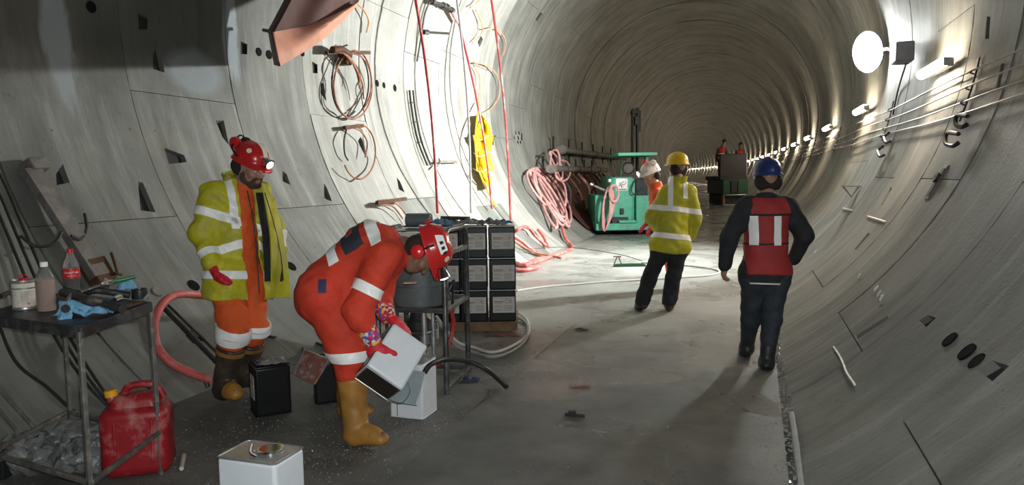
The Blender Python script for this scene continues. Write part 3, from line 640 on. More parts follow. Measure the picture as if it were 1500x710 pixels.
MB().sheet(lambda u, v: (lambda a: j.neck+fw_*(.085*math.cos(a)*(1+.1*v))+lat*(.085*math.sin(a)*(1+.1*v))+j.up*(-.05+.06*v-.03*math.cos(a)))(-2.6+u*5.2), 20, 4, .01).build('overalls_collar', 'orange_suit', root)
MB().sheet(collar, 24, 5, .012).build('jacket_collar', 'yellow_hivis', root)
tp = lambda *a, **k: strip('reflective_band', ja, *a, 'tape', ja, **k)
tp(band(pel+j.up*.055, j.up, .055), pel-fw_*.2+lat*.1)
tp(band(pel+j.up*.36, j.up, .055)+[(j.shR+(j.chest-j.shR)*.45, lat)], j.chest+lat*.05)
tp(band(j.shR+(j.elbR-j.shR)*.50, (j.elbR-j.shR).normalized()+lat*.1, .06), j.shR+(j.elbR-j.shR)*.5+lat*.05)
tp(band(j.elbR+(j.wrR-j.elbR)*.60, (j.wrR-j.elbR), .055), j.elbR+(j.wrR-j.elbR)*.6)
sx = (j.chest+(j.shR-j.chest)*.45); tp(band(sx, lat, .05)+[(pel+j.up*.38, -j.up)], j.shR+j.up*.06)
gd = (j.wrR-j.elbR).normalized()
gl = soft('glove', hand_prims(j.wrR+gd*.0, gd+fw_*.2, fw_*.3-lat, fw_, .7, 1.08, .0105)+[cap(j.wrR-gd*.05, j.wrR+gd*.02, .034, .03)], 'red_glove', root, .006, .008)
for s_ in 'RL':
    kn, an, to = getattr(j, 'knee'+s_), getattr(j, 'ank'+s_), getattr(j, 'toe'+s_); bt = boot(root, kn, an, to, 'brown_boot', .31, .082, flare=.098)
    if s_ == 'R': strip('boot_toe_cap', bt, [(to-(to-an).normalized()*.09, an-to)], to, 'ochre_toe', bt, .004)
    strip('boot_rim', bt, band(an+(kn-an).normalized()*.275, kn-an, .03), an+(kn-an).normalized()*.275, 'ochre_boot', bt, .003)
# ---- worker bent over in a red-orange boiler suit, pouring from a can
Z0 = 4.42
j = Rig(Vector((0, 0, -1))*.55+_r0*.85, shR=P(566, 376, Z0-.17), shL=P(578, 366, Z0+.20), chest=P(548, 372, Z0+.02), neck=P(596, 362, Z0+.02), elbR=P(524, 455, Z0-.24), wrR=P(545, 497, Z0-.22), elbL=P(553, 430, Z0+.20), wrL=P(567, 462, Z0+.10),
        hipR=P(474, 428, Z0-.07), hipL=P(482, 430, Z0+.13), kneeR=P(513, 516, Z0-.06), ankR=P(521, 630, Z0-.04), toeR=P(560, 641, Z0-.12), kneeL=P(512, 505, Z0+.25), ankL=P(510, 592, Z0+.50), toeL=P(540, 599, Z0+.45))
j.up = (j.neck-(j.hipR+j.hipL)/2).normalized(); j.F = (j.F-j.up*j.F.dot(j.up)).normalized(); pel = (j.hipR+j.hipL)/2; lat = (j.shR-j.shL).normalized()
root = thing('person', 'worker in red-orange boiler suit bent double, emptying a white can', 'person', G(530, 648))
H = P(618, 370, Z0+.02); hF = (_r0*.30-Vector((0, 0, .95))-_f0*.10).normalized(); hU = (_r0*.95+Vector((0, 0, .30))); hU = (hU-hF*hU.dot(hF)).normalized()
b, q = body(root, j, H, hF, hU, 'skin_dark', vox=.008)
soft('hair', [cap(q(-.05, -.05, -.01), q(.05, -.05, -.01), .066), cap(q(-.05, -.04, -.05), q(.05, -.04, -.05), .045)], 'hair', root, .008, .02)
ht, O, Rr, pt = hat(root, H, hF, hU, 'red_shell')
def side_decal(u, v): return pt(.30-.17*v*.9+.02, .28+.30*u, .012)
MB().sheet(side_decal, 8, 8, .003).build('reflective_sticker', 'tape', ht)
for k in range(3): MB().sheet(lambda u, v: pt(.265-.045*k-.025*v, .36+.13*u, .028), 2, 2, .002).build('sticker_mark', 'zip_black', ht)
MB().lathe([(.02, 0), (.02, .003), (.001, .004)], pt(.10, .40, .02), (pt(.10, .40)-O), 16).build('round_sticker', 'sticker', ht)
headlamp(ht, O+hF*.185+hU*.02, hF, 1.4)
for sg in (1, -1):
    c = q(sg*.095, -.01, -.005)
    MB().lathe([(.03, -.012), (.044, -.008), (.046, .008), (.04, .026), (.026, .034), (.001, .036)], c, Rr*sg, 20).build('ear_defender', 'red_shell', ht)
    MB().tube(spline([c+Rr*sg*.02+hU*.03, O+Rr*sg*.13+hU*.01, O+Rr*sg*.118+hU*.04], 4), .007, 6).build('ear_defender_arm', 'black_plastic', ht)
MB().tube(spline([O-hF*.145+hU*.02+Rr*.03, O-hF*.16+hU*.05, O-hF*.145+hU*.02-Rr*.03], 5), .01, 6).build('ratchet_knob', 'red_shell', ht)
c1 = q(0, .06, -.13); MB().tube(spline([c1, P(603, 400, Z0-.02), P(600, 408, Z0-.03)], 5), .003, 5).build('lanyard', 'black_plastic', root)
MB().box(P(601, 414, Z0-.03), (.075, .055, .004), _r0, None, None).build('identity_card', 'card_pink', root, bevel=.001)
pr = torso(j, .165, .17, .095, 1.12, .092, .08, .064, fa=.52)+legs(j, .15, .115, .10, .20)+[cap(j.hipR-j.up*.01, j.hipL-j.up*.01, .15), cap(pel+j.up*.0+j.F*.02, j.chest-j.F*.0, .19, .18), cap(pel+j.up*.16-j.F*.05, j.chest-j.F*.04, .16, .155), cap(pel+j.F*.06, j.kneeR.lerp(pel, .45), .15, .12), cap(j.chest, j.neck-j.up*.02, .13, .085)]
su = soft('boiler_suit', pr, 'red_suit', root, .011, .05, [(j.neck-j.up*.005, j.up)], wr=.012, wsc=22)
tp = lambda pl, sd, nm='reflective_band', m='tape', off=.005: strip(nm, su, pl, sd, m, su, off)
bk = -j.F
tp(band(j.chest.lerp(pel, .62), j.up-lat*.0, .06)+[(j.chest-lat*.03, lat), (j.chest-lat*.35, -lat), (j.chest, -bk)] if False else band(P(486, 361, Z0), j.up, .065)+[(pel+bk*.125, -bk)], P(486, 360, Z0))
tp(band(P(553, 342, Z0), j.up, .065)+[(pel+bk*.105, -bk)], P(553, 340, Z0))
tp(band(P(517, 345, Z0), j.up, .13)+[(pel+bk*.135, -bk), (pel+lat*.17, lat)], P(517, 340, Z0), 'back_badge', 'dark_patch')
tp(band(P(517, 345, Z0), j.up, .05)+[(pel+bk*.14, -bk), (pel+lat*.09, lat)], P(517, 340, Z0), 'badge_print', 'red_print', .008)
ac = j.shR.lerp(j.elbR, .62); aw = (j.elbR-j.shR).cross(_f0); tp(band(ac, j.elbR-j.shR, .06)+band(ac, aw, .20)+[(ac+_f0*.05, _f0)], ac)
tp(band(j.kneeR.lerp(j.ankR, .03), j.ankR-j.kneeR, .06), j.kneeR); tp(band(j.kneeL.lerp(j.ankL, .03), j.ankL-j.kneeL, .06), j.kneeL)
pc = P(474, 418, Z0-.2); tp(band(pc, _r0, .045)+band(pc, Vector((0, 0, 1)), .075)+[(pc+_f0*.15, _f0)], pc, 'pocket_patch', 'navy_patch')
gR, gL = (j.wrR-j.elbR).normalized(), (j.wrL-j.elbL).normalized()
MB().tube([j.wrR.lerp(j.elbR, .45), j.wrR.lerp(j.elbR, .1), j.wrR+gR*.03], [.06, .056, .046], 14).build('knitted_cuff', 'pattern_knit', root)
MB().tube([j.wrL.lerp(j.elbL, .7), j.wrL.lerp(j.elbL, .1), j.wrL+gL*.03], [.062, .058, .048], 14).build('knitted_cuff', 'pattern_knit', root)
soft('glove', hand_prims(j.wrR+gR*.01, Vector((0, 0, -1))+_r0*.35, _f0, _r0, .45, 1.5, .0115), 'red_glove', root, .006, .01)
soft('glove', hand_prims(j.wrL+gL*.0, _r0*.75-Vector((0, 0, .55)), -_f0*.4-Vector((0, 0, 1)), -_f0, .55, 1.35, .0115), 'red_glove', root, .006, .01)
boot(root, j.kneeR, j.ankR, j.toeR, 'ochre_boot', .325, .076, flare=.092, vox=.008); boot(root, j.kneeL, j.ankL, j.toeL, 'ochre_boot', .31, .076, flare=.092)

# ---- worker seen from behind: yellow helmet, yellow jacket, dark trousers
Z0 = 8.5
j = Rig(fdir(-.25, -.97), shR=P(1012, 280, Z0-.02), shL=P(975, 281, Z0+.06), chest=P(993, 292, Z0+.02), neck=P(992, 264, Z0), elbR=P(1018, 322, Z0+.02), wrR=P(1009, 350, Z0+.22), elbL=P(955, 316, Z0+.02), wrL=P(964, 338, Z0+.28),
        hipR=P(994, 366, Z0-.02), hipL=P(968, 366, Z0), kneeR=P(986, 406, Z0-.0), ankR=P(980, 444, Z0+.05), toeR=P(981, 448, Z0+.22), kneeL=P(953, 404, Z0-.02), ankL=P(941, 443, Z0+.05), toeL=P(934, 449, Z0+.2))
j.up = (j.neck-(j.hipR+j.hipL)/2).normalized(); pel = (j.hipR+j.hipL)/2; lat = (j.shR-j.shL).normalized()
root = thing('person', 'worker in yellow helmet, yellow hi-vis jacket and dark trousers seen from behind', 'person', G(958, 457))
H = P(991, 246, Z0+.02); hF = fdir(-.45, -.9); hU = Vector((0, 0, 1))
b, q = body(root, j, H, hF, hU, 'skin', vox=.011)
soft('hair', [cap(q(-.05, -.04, -.01), q(.05, -.04, -.01), .064), cap(q(-.055, -.04, -.04), q(.055, -.04, -.04), .042)], 'hair', root, .009, .02)
ht, O, Rr, pt = hat(root, H, hF, hU, 'yellow_shell')
MB().tube(spline([O+Rr*.118+hU*.0, q(.082, .0, -.03), q(.05, .05, -.1)], 5), .005, 5).tube(spline([O-Rr*.118+hU*.0, q(-.082, .0, -.03), q(-.05, .05, -.1)], 5), .005, 5).build('chin_strap', 'sticker', ht)
tr = soft('trousers', legs(j, .105, .085, .075)+[cap(j.hipR, j.hipL, .125, .125, j.F, 1.15), cap(j.kneeL, j.ankL+Vector((0, 0, .02)), .085, .085), cap(j.kneeR, j.ankR+Vector((0, 0, .02)), .085, .085)], 'dark_cloth', root, .012, .025, [(j.ankL-Vector((0, 0, .03)), (0, 0, -1))], wr=.011, wsc=24)
for s_ in 'RL': boot(root, getattr(j, 'knee'+s_), getattr(j, 'ank'+s_), getattr(j, 'toe'+s_), 'brown_boot', .12, .055)
jp = torso(j, .175, .172, .09, 1.3, .085, .078, .066, fa=.85)+[cap(pel+j.up*.04, pel-j.up*.0, .195, .205, j.F, 1.2), cap(j.neck-j.up*.05, j.neck+j.up*.02-j.F*.0, .10, .085)]
ja = soft('jacket', jp, 'yellow_hivis', root, .011, .045, [(pel-j.up*.04, -j.up), (j.neck+j.up*.035, j.up)], wr=.013, wsc=19)
MB().sheet(lambda u, v: (lambda a: j.neck+j.F*(.088*math.cos(a))*(1+.12*v)+lat*(.092*math.sin(a))*(1+.12*v)+j.up*(-.03+.075*v))(u*6.2), 24, 5, .012).build('jacket_collar', 'yellow_hivis', root)
tp = lambda pl, sd, off=.005: strip('reflective_band', ja, pl, sd, 'tape', ja, off)
tp(band(pel+j.up*.155, j.up, .062)+[(j.elbL.lerp(pel, .3), -lat)] if False else band(pel+j.up*.155, j.up, .062), pel-j.F*.2)
tp(band(pel+j.up*.47, j.up, .062), j.chest-j.F*.2)
tp(band(j.chest.lerp(j.shL, .52), lat, .06)+[(pel+j.up*.49, -j.up)], j.chest.lerp(j.shL, .5)-j.F*.15)
tp(band(j.chest.lerp(j.shR, .62), lat, .05)+[(pel+j.up*.60, -j.up)], j.chest.lerp(j.shR, .6)-j.F*.15)
for s_ in 'RL':
    e_, w_ = getattr(j, 'elb'+s_), getattr(j, 'wr'+s_)
    soft('glove', hand_prims(w_-(w_-e_).normalized()*.02, w_-e_, -lat if s_ == 'R' else lat, j.up, .5, 1.08, .0105), 'navy_patch', root, .007, .01)

# ---- worker half hidden behind him, in orange, with a white and red helmet
Z0 = 10.1
j = Rig(fdir(-.75, .35), shR=P(968, 282, Z0+.18), shL=P(962, 284, Z0-.16), chest=P(965, 293, Z0), neck=P(960, 271, Z0), elbR=P(972, 316, Z0+.2), wrR=P(958, 330, Z0+.1), elbL=P(963, 316, Z0-.2), wrL=P(950, 326, Z0-.15),
        hipR=P(977, 352, Z0+.08), hipL=P(977, 352, Z0-.08), kneeR=P(985, 390, Z0+.1), ankR=P(985, 424, Z0+.12), toeR=P(978, 428, Z0+.1), kneeL=P(986, 388, Z0-.1), ankL=P(986, 424, Z0-.1), toeL=P(978, 430, Z0-.14))
j.up = (j.neck-(j.hipR+j.hipL)/2).normalized(); pel = (j.hipR+j.hipL)/2
root = thing('person', 'worker in orange with white and red helmet, half hidden behind the yellow jacket', 'person', G(984, 431))
H = P(953, 257, Z0-.02); hF = (fdir(-.85, .35)+Vector((0, 0, -.3))).normalized(); hU = Vector((0, 0, 1)); hU = (hU-hF*hU.dot(hF)).normalized()
b, q = body(root, j, H, hF, hU, 'skin', vox=.012)
soft('hair', [cap(q(-.05, -.05, -.01), q(.05, -.05, -.01), .064)], 'hair', root, .01, .02)
ht, O, Rr, pt = hat(root, H, hF, hU, 'white_shell'); headlamp(ht, O+hF*.18+hU*.02, hF-hU*.1, 1.5)
for sg in (1, -1): MB().lathe([(.03, -.012), (.044, -.008), (.046, .008), (.04, .026), (.001, .036)], O+Rr*sg*.1-hF*.01+hU*.11, Rr*sg+hU*.8, 16).build('ear_defender', 'red_shell' if sg > 0 else 'white_shell', ht)
soft('overalls', torso(j, .15, .16, .08, 1.3, .075, .065, .055)+legs(j, .11, .085, .08)+[cap(j.hipR, j.hipL, .12), cap(j.neck-j.up*.02, j.neck+j.up*.03, .085)], 'orange_suit', root, .014, .04, [(j.neck+j.up*.04, j.up)], wr=.009, wsc=18)
for s_ in 'RL':
    boot(root, getattr(j, 'knee'+s_), getattr(j, 'ank'+s_), getattr(j, 'toe'+s_), 'brown_boot', .16)
    e_, w_ = getattr(j, 'elb'+s_), getattr(j, 'wr'+s_); soft('glove', hand_prims(w_, w_-e_, Vector((0, 0, -1)), j.F.cross(_up), .5, 1.05, .0105), 'red_glove', root, .008, .01)

# ---- man walking away: blue helmet, dark clothes, red vest
Z0 = 6.0
j = Rig(fdir(-.05, -1), shR=P(1158, 302, Z0), shL=P(1088, 302, Z0), chest=P(1123, 316, Z0), neck=P(1123, 288, Z0), elbR=P(1179, 345, Z0+.0), wrR=P(1163, 378, Z0+.12), elbL=P(1068, 348, Z0-.02), wrL=P(1062, 388, Z0+.05),
        hipR=P(1137, 408, Z0-.02), hipL=P(1104, 408, Z0+.02), kneeR=P(1130, 470, Z0-.05), ankR=P(1123, 528, Z0-.06), toeR=P(1124, 540, Z0+.08), kneeL=P(1100, 466, Z0+.12), ankL=P(1094, 506, Z0+.30), toeL=P(1090, 516, Z0+.46))
j.up = (j.neck-(j.hipR+j.hipL)/2).normalized(); pel = (j.hipR+j.hipL)/2; lat = (j.shR-j.shL).normalized()
root = thing('person', 'man in blue helmet and red vest over dark clothes walking away', 'person', G(1122, 545))
H = P(1123, 264, Z0+.03); hF = fdir(.0, -1); hU = (Vector((0, 0, 1))+hF*.05).normalized()
dn = (j.wrL-j.elbL).normalized()
b, q = body(root, j, H, hF, hU, 'skin', [(j.wrL, dn, lat, hF, .55, 1.0, .0085)], vox=.0085)
soft('hair', [cap(q(-.05, -.04, -.01), q(.05, -.04, -.01), .064), cap(q(-.055, -.045, -.04), q(.055, -.045, -.04), .042)], 'hair', root, .009, .02)
ht, O, Rr, pt = hat(root, H, hF, hU, 'blue_shell')
MB().tube(spline([O+Rr*.118, q(.084, .0, -.03), q(.05, .05, -.1)], 5), .005, 5).tube(spline([O-Rr*.118, q(-.084, .0, -.03), q(-.05, .05, -.1)], 5), .005, 5).build('chin_strap', 'sticker', ht)
soft('trousers', legs(j, .105, .08, .066, .55)+[cap(j.hipR, j.hipL, .118, .118, j.F, 1.12), cap(j.hipR, j.hipL+j.up*.0, .11)], 'navy_denim', root, .011, .025, wr=.007, wsc=26)
sw = soft('sweater', torso(j, .15, .165, .095, 1.3, .082, .07, .055)+[cap(pel+j.up*.06, pel-j.up*.02, .16, .15, j.F, 1.2), cap(j.neck-j.up*.03, j.neck+j.up*.02, .08, .07)], 'dark_cloth', root, .011, .04, [(pel-j.up*.05, -j.up), (j.neck+j.up*.03, j.up)], wr=.008, wsc=22)
ve = soft('vest', torso(j, .16, .178, .105, 1.28, .09, arms='')+[cap(pel+j.up*.06, pel+j.up*.02, .178, .178, j.F, 1.2)], 'red_vest', root, .011, .04, [(pel+j.up*.03, -j.up), (j.neck-j.up*.01, j.up), (j.chest.lerp(j.shR, .97), lat), (j.chest.lerp(j.shL, .97), -lat)], wr=.006, wsc=22)
for px_ in (1108, 1140):
    c = P(px_, 338, Z0-.15); strip('reflective_band', ve, band(c, _r0, .06)+band(c, Vector((0, 0, 1)), .235)+[(j.chest, j.F)], c, 'tape', ve, .006)
    strip('tape_edging', ve, band(c+Vector((0, 0, .125)), Vector((0, 0, 1)), .014)+[(j.chest, j.F)], c, 'dark_cloth', ve, .004)
strip('tape_edging', ve, band(P(1123, 358, Z0-.15), Vector((0, 0, 1)), .014)+[(j.chest, j.F)], P(1123, 358, Z0-.15), 'dark_cloth', ve, .004)
strip('hem_piping', sw, band(pel-j.up*.035, j.up, .012), None, 'sticker', sw, .004)
boot(root, j.kneeR, j.ankR, j.toeR, 'black_boot', .20, .058, flare=.068); boot(root, j.kneeL, j.ankL, j.toeL, 'black_boot', .20, .058, flare=.068)
# ------------------------------------------------------------------ foreground things
mat('steel_dark', (.07, .068, .065), .5, .6, var=.3, bump=.15, dirt=(.10, .07, .05), damt=.6); mat('rusty', (.10, .045, .025), .75, .3, var=.4, bump=.4, dirt=(.05, .03, .02), damt=.6)
mat('bench_top', (.028, .028, .03), .45, var=.4, dirt=(.16, .155, .15), damt=.55, dscale=12); mat('bench_leg', (.15, .14, .13), .6, .4, var=.3, dirt=(.32, .30, .27), damt=.8, dscale=25)
mat('tin_paper', (.62, .57, .50), .6, var=.12, dirt=(.35, .30, .22), damt=.6, dscale=16); mat('tin_metal', (.55, .55, .55), .35, .8); mat('red_plastic', (.55, .02, .03), .35)
mat('clear_plastic', (.85, .87, .87), .08, trans=.9, var=.02, ior=1.2, spec=.4); mat('pink_liquid', (.66, .42, .33), .35, var=.08); mat('cola', (.025, .008, .006), .15); mat('white_print', (.82, .82, .80), .5)
mat('green_handle', (.02, .16, .07), .4); mat('blue_rag', (.17, .38, .58), .8, var=.15, bump=.3, bscale=70); mat('jerry_red', (.30, .012, .018), .4, var=.15, dirt=(.45, .30, .28), damt=.5, dscale=9); mat('orange_cap', (.75, .35, .02), .5)
mat('film', (.17, .175, .175), .22, var=.5, scale=10, bump=.6, bscale=30); mat('can_black', (.010, .010, .012), .35, var=.2, spec=.3); mat('can_white', (.66, .69, .74), .35, var=.04); mat('can_grey', (.30, .35, .38), .3, .3, var=.1)
mat('label_paper', (.60, .56, .53), .6, var=.06, scale=20); mat('ink', (.20, .18, .17), .7); mat('ink_red', (.36, .17, .15), .7); mat('lid_brown', (.22, .09, .075), .35, .3, var=.2, dirt=(.5, .5, .5), damt=.5, dscale=20)
mat('frame_paint', (.075, .08, .08), .4, .5, var=.3, dirt=(.25, .26, .26), damt=.45, dscale=18); mat('tank_grey', (.17, .19, .20), .35, .4, var=.15, bump=.1, bscale=15); mat('wood', (.20, .12, .065), .75, var=.3, scale=14, bump=.3)
mat('pink_hose', (.55, .10, .09), .5, var=.15, dirt=(.55, .38, .34), damt=.7, dscale=7); mat('pale_pink_hose', (.60, .30, .29), .55, var=.15, dirt=(.6, .5, .47), damt=.6); mat('red_hose', (.38, .035, .04), .5, dirt=(.6, .55, .5), damt=.6, dscale=2.5)
mat('white_hose', (.60, .58, .56), .5, var=.1); mat('grey_cable', (.30, .30, .30), .5, var=.15); mat('rust_cable', (.33, .12, .06), .6, var=.35, dirt=(.12, .06, .04), damt=.6); mat('orange_cable', (.62, .27, .12), .6, dirt=(.6, .55, .5), damt=.7, dscale=8)
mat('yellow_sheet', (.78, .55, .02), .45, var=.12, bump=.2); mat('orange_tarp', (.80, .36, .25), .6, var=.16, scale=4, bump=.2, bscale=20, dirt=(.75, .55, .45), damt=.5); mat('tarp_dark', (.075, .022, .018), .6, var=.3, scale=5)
mat('rig_green', (.07, .36, .25), .45, var=.12, dirt=(.16, .20, .15), damt=.5, dscale=7); mat('rig_dark', (.02, .021, .022), .6); mat('dark_green', (.015, .07, .035), .5, var=.3); mat('pipe_grey', (.17, .15, .14), .7, var=.3, bump=.3, dirt=(.30, .28, .26), damt=.6)
mat('stone', (.24, .235, .225), .2, var=.5, scale=3); mat('sign_white', (.75, .77, .76), .5)
def rag(name, c, size, m, parent, amp=.03, seed=1., X=None, Z=None, th=.004, n=18, droop=0.):
    X = Vector(X or _r0).normalized(); Zz = Vector(Z or (0, 0, 1)).normalized(); Y = Zz.cross(X).normalized(); c = Vector(c)
    def fn(u, v):
        a, b = (u-.5)*size[0], (v-.5)*size[1]; p = c+X*a+Y*b
        f = noise.noise(Vector((a*14+seed*3, b*14, seed)))+.6*abs(noise.noise(Vector((a*34, b*34+seed, seed*2))))-.3*abs(noise.noise(Vector((a*60+seed, b*60, 1))))
        e = 1-max(abs(u-.5), abs(v-.5))**2*3
        return p+Zz*(amp*(f+.4)*max(.15, e))+X*(.35*amp*noise.noise(Vector((a*25, b*25, seed+9))))+Y*(.35*amp*noise.noise(Vector((a*25, b*25, seed+5))))-Vector((0, 0, droop*max(0, u-.6)**2))
    return MB().sheet(fn, n, n, th).build(name, m, parent, ang=60)
def text(name, s, size, o, X, Y, m, parent, depth=.0015, wrap=None, align='CENTER'):
    cu = bpy.data.curves.new('t', 'FONT'); cu.body = s; cu.size = size; cu.align_x = align; cu.align_y = 'CENTER'; cu.extrude = depth; cu.resolution_u = 2
    ob = bpy.data.objects.new('t', cu); me = bpy.data.meshes.new_from_object(ob); bpy.data.objects.remove(ob); bpy.data.curves.remove(cu)
    X, Y, o = Vector(X).normalized(), Vector(Y).normalized(), Vector(o); Zn = X.cross(Y)
    for v in me.vertices:
        a, b, d = v.co
        if wrap: ang = a/wrap; v.co = o+X*(math.sin(ang)*(wrap+d))+Y*b+Zn*((math.cos(ang))*(wrap+d))
        else: v.co = o+X*a+Y*b+Zn*d
    return mesh_obj(name, me, m, parent, smooth=False)
# --- workbench
TZ = .95
A_, B_, L_ = G(118, 479, TZ), G(222, 442, TZ), G(-30, 459, TZ); D_ = L_+(B_-A_); ux = (A_-L_).normalized(); uy = (B_-A_).normalized()
t = thing('workbench', 'dark steel workbench holding bottles, a tin and tools at the left', 'workbench', ((A_+D_)/2).xy.to_3d())
MB().add([A_, B_, D_, L_]+[p-Vector((0, 0, .012)) for p in (A_, B_, D_, L_)], [(0, 1, 2, 3), (7, 6, 5, 4), (0, 4, 5, 1), (1, 5, 6, 2), (2, 6, 7, 3), (3, 7, 4, 0)]).build('bench_top', 'bench_top', t)
for p, q_ in ((A_, B_), (B_, D_), (D_, L_), (L_, A_)): MB().beam(p-Vector((0, 0, .027)), q_-Vector((0, 0, .027)), .008, .05).build('top_rail', 'bench_top', t, bevel=.002)
for p in (A_-ux*.01, B_-ux*.01, D_+ux*.02, L_+ux*.02): MB().beam(p-Vector((0, 0, .02)), Vector((p.x, p.y, 0)), .022, .022, ux).build('leg', 'bench_leg', t, bevel=.003)
for p, q_ in ((A_, B_), (B_, D_), (A_, L_), (D_, L_)): MB().beam(Vector((p.x, p.y, .24)), Vector((q_.x, q_.y, .24)), .022, .022).build('stretcher', 'bench_leg', t, bevel=.003)
def on(px, py, z=TZ+.001): return G(px, py, z)
c = on(37, 452); t = thing('paint_tin', 'cream paper-labelled tin with red ring pull on the workbench', 'tin', c)
MB().lathe([(.054, 0), (.056, .004), (.056, .01), (.053, .014), (.053, .135), (.056, .14), (.056, .148), (.05, .15), (.047, .142), (.001, .142)], c, n=32).build('body', 'tin_metal', t)
MB().lathe([(.0536, .016), (.0542, .016), (.0542, .105), (.0536, .105)], c, n=32).build('paper_label', 'tin_paper', t)
MB().lathe([(.0536, .112), (.0542, .112), (.0542, .134), (.0536, .134)], c, n=32).build('paper_label', 'tin_paper', t)
vw = (Vector((0, 0, CH))-c); vw.z = 0; vw.normalize(); vx = _up.cross(vw)
for k, (w_, z_) in enumerate(((.05, .09), (.06, .08), (.045, .07), (.055, .06), (.05, .05))):
    text('printed_line', '~'*7 if False else 'lllll illl ll', .011, c+Vector((0, 0, z_)), vx, _up, 'ink', t, .0003, wrap=.0543)
hp_ = [(0, -.011), (.011, .002), (.009, .009), (.004, .009), (0, .004), (-.004, .009), (-.009, .009), (-.011, .002)]
MB().prism([(x*.7, y*.7) for x, y in hp_], c+Vector((0, 0, .032))+vw*.0535+vx*.016, vx, _up, .002).build('red_heart', 'red_plastic', t)
MB().lathe([(.022, .142), (.022, .152), (.014, .158), (.001, .158)], c, n=18).build('cap', 'red_plastic', t)
MB().tube([c+Vector((0, 0, .158))+vx*(.024*math.cos(a))+_up*(.016*math.sin(a)) for a in [math.pi*k/10 for k in range(11)]], .0025, 6).build('ring_pull', 'red_plastic', t)
c = on(69, 455); t = thing('plastic_bottle', 'clear plastic bottle with white cap and pinkish liquid', 'bottle', c)
prof = [(.03, .0), (.040, .006), (.043, .02), (.041, .04), (.043, .06), (.043, .155), (.041, .165), (.03, .195), (.018, .215), (.015, .222), (.015, .23)]
MB().lathe([(.039, .004), (.041, .02), (.039, .04), (.0415, .06), (.0415, .158), (.001, .159)], c, n=28).build('liquid', 'pink_liquid', t)
MB().lathe(prof, c, n=28).build('bottle_shell', 'clear_plastic', t); MB().lathe([(.018, .222), (.018, .244), (.015, .246), (.001, .246)], c, n=24).build('cap', 'white_print', t)
c = on(107, 436); t = thing('cola_bottle', 'cola bottle with red cap and red label, half full of dark drink', 'bottle', c)
prof = [(.028, 0), (.036, .006), (.039, .02), (.036, .05), (.038, .09), (.042, .12), (.042, .16), (.036, .195), (.024, .225), (.016, .248), (.0145, .262)]
MB().lathe([(.034, .004), (.037, .02), (.034, .05), (.036, .09), (.040, .118), (.001, .119)], c, n=28).build('liquid', 'cola', t)
MB().lathe(prof, c, n=28).build('bottle_shell', 'clear_plastic', t); MB().lathe([(.0165, .25), (.0165, .272), (.014, .274), (.001, .274)], c, n=24).build('cap', 'red_plastic', t)
MB().lathe([(.042, .112), (.0428, .112), (.0430, .165), (.042, .165)], c, n=32).build('wrap_label', 'red_plastic', t)
vw = (Vector((0, 0, CH))-c); vw.z = 0; vw.normalize(); vx = _up.cross(vw)
text('label_print', 'Coca-Cola', .017, c+Vector((0, 0, .145)), vx, _up, 'white_print', t, .0006, wrap=.0431); text('label_print', 'ORIGINAL TASTE', .006, c+Vector((0, 0, .126)), vx, _up, 'white_print', t, .0006, wrap=.0431)
# --- grouting lance with green lever, hoses and fittings lying on the bench
t = thing('grout_lance', 'greasy injection lance with chrome fittings and green lever handle', 'tool', on(150, 440))
MB().tube(spline([on(92, 428, 1.0), on(112, 433, 1.03), on(128, 440, 1.03), on(150, 445, 1.0), on(180, 452, .985)], 6), .022, 10).build('lance_body', 'steel_dark', t)
MB().tube([on(118, 428, 1.05), on(146, 418, 1.07)], .008, 10).tube([on(146, 418, 1.07), on(150, 417, 1.07)], .014, 10).build('chrome_nozzle', 'chrome', t)
MB().tube([on(148, 417, 1.06), on(162, 413, 1.06)], .016, 12).tube([on(154, 410, 1.065), on(157, 420, 1.05)], .012, 10).build('valve', 'chrome', t)
MB().tube([on(160, 413, 1.06), on(178, 410, 1.06), on(198, 405, 1.06)], [.013, .012, .009], 10).build('lever_handle', 'green_handle', t)
MB().tube([on(96, 452, 1.0), on(104, 440, 1.01)], .02, 12).tube([on(102, 444, 1.0), on(108, 435, 1.02)], .025, 12).build('coupling', 'chrome', t)
MB().tube([on(165, 440, .99), on(175, 436, .99)], .02, 12).build('coupling', 'chrome', t)
MB().tube(spline([on(190, 432, .98), on(165, 428, 1.0), on(140, 425, 1.02), on(118, 430, 1.0), on(95, 425, 1.0)], 6), .018, 9).build('rubber_hose', 'black_rubber', t)
t = thing('rubber_block', 'small black rubber cup beside the blue cloth on the bench', 'cup', on(205, 437))
MB().lathe([(.04, 0), (.042, .01), (.04, .05), (.034, .055), (.03, .03), (.001, .03)], on(205, 437), n=20).build('cup_wall', 'black_plastic', t); MB().tube([on(212, 437, .98)+Vector((0, 0, .0)), on(216, 432, .99)], .007, 8).build('spigot', 'galv', t)
t = thing('steel_offcut', 'thin steel strip lying along the bench edge', 'steel strip', on(190, 448))
MB().box(on(185, 448, TZ+.012), (.26, .05, .012), uy).build('flat_strip', 'rusty', t, bevel=.002); MB().box(on(178, 449, TZ+.026), (.16, .03, .01), uy).build('upper_strip', 'steel_dark', t, bevel=.002)
tag(rag('blue_cloth', on(124, 459, TZ+.012), (.25, .11), 'blue_rag', None, .085, 2.), 'crumpled pale blue cloth in front of the lance on the bench', 'cloth')
tag(rag('blue_cloth', on(96, 466, TZ+.0)+Vector((0, 0, .02)), (.07, .12), 'blue_rag', None, .04, 5., Z=vw*.8+_up*.3), 'small blue cloth hanging over the front edge of the bench', 'cloth')
tag(rag('blue_cloth', on(185, 427, TZ+.02), (.11, .10), 'blue_rag', None, .09, 8.), 'small blue cloth under the green lever', 'cloth')
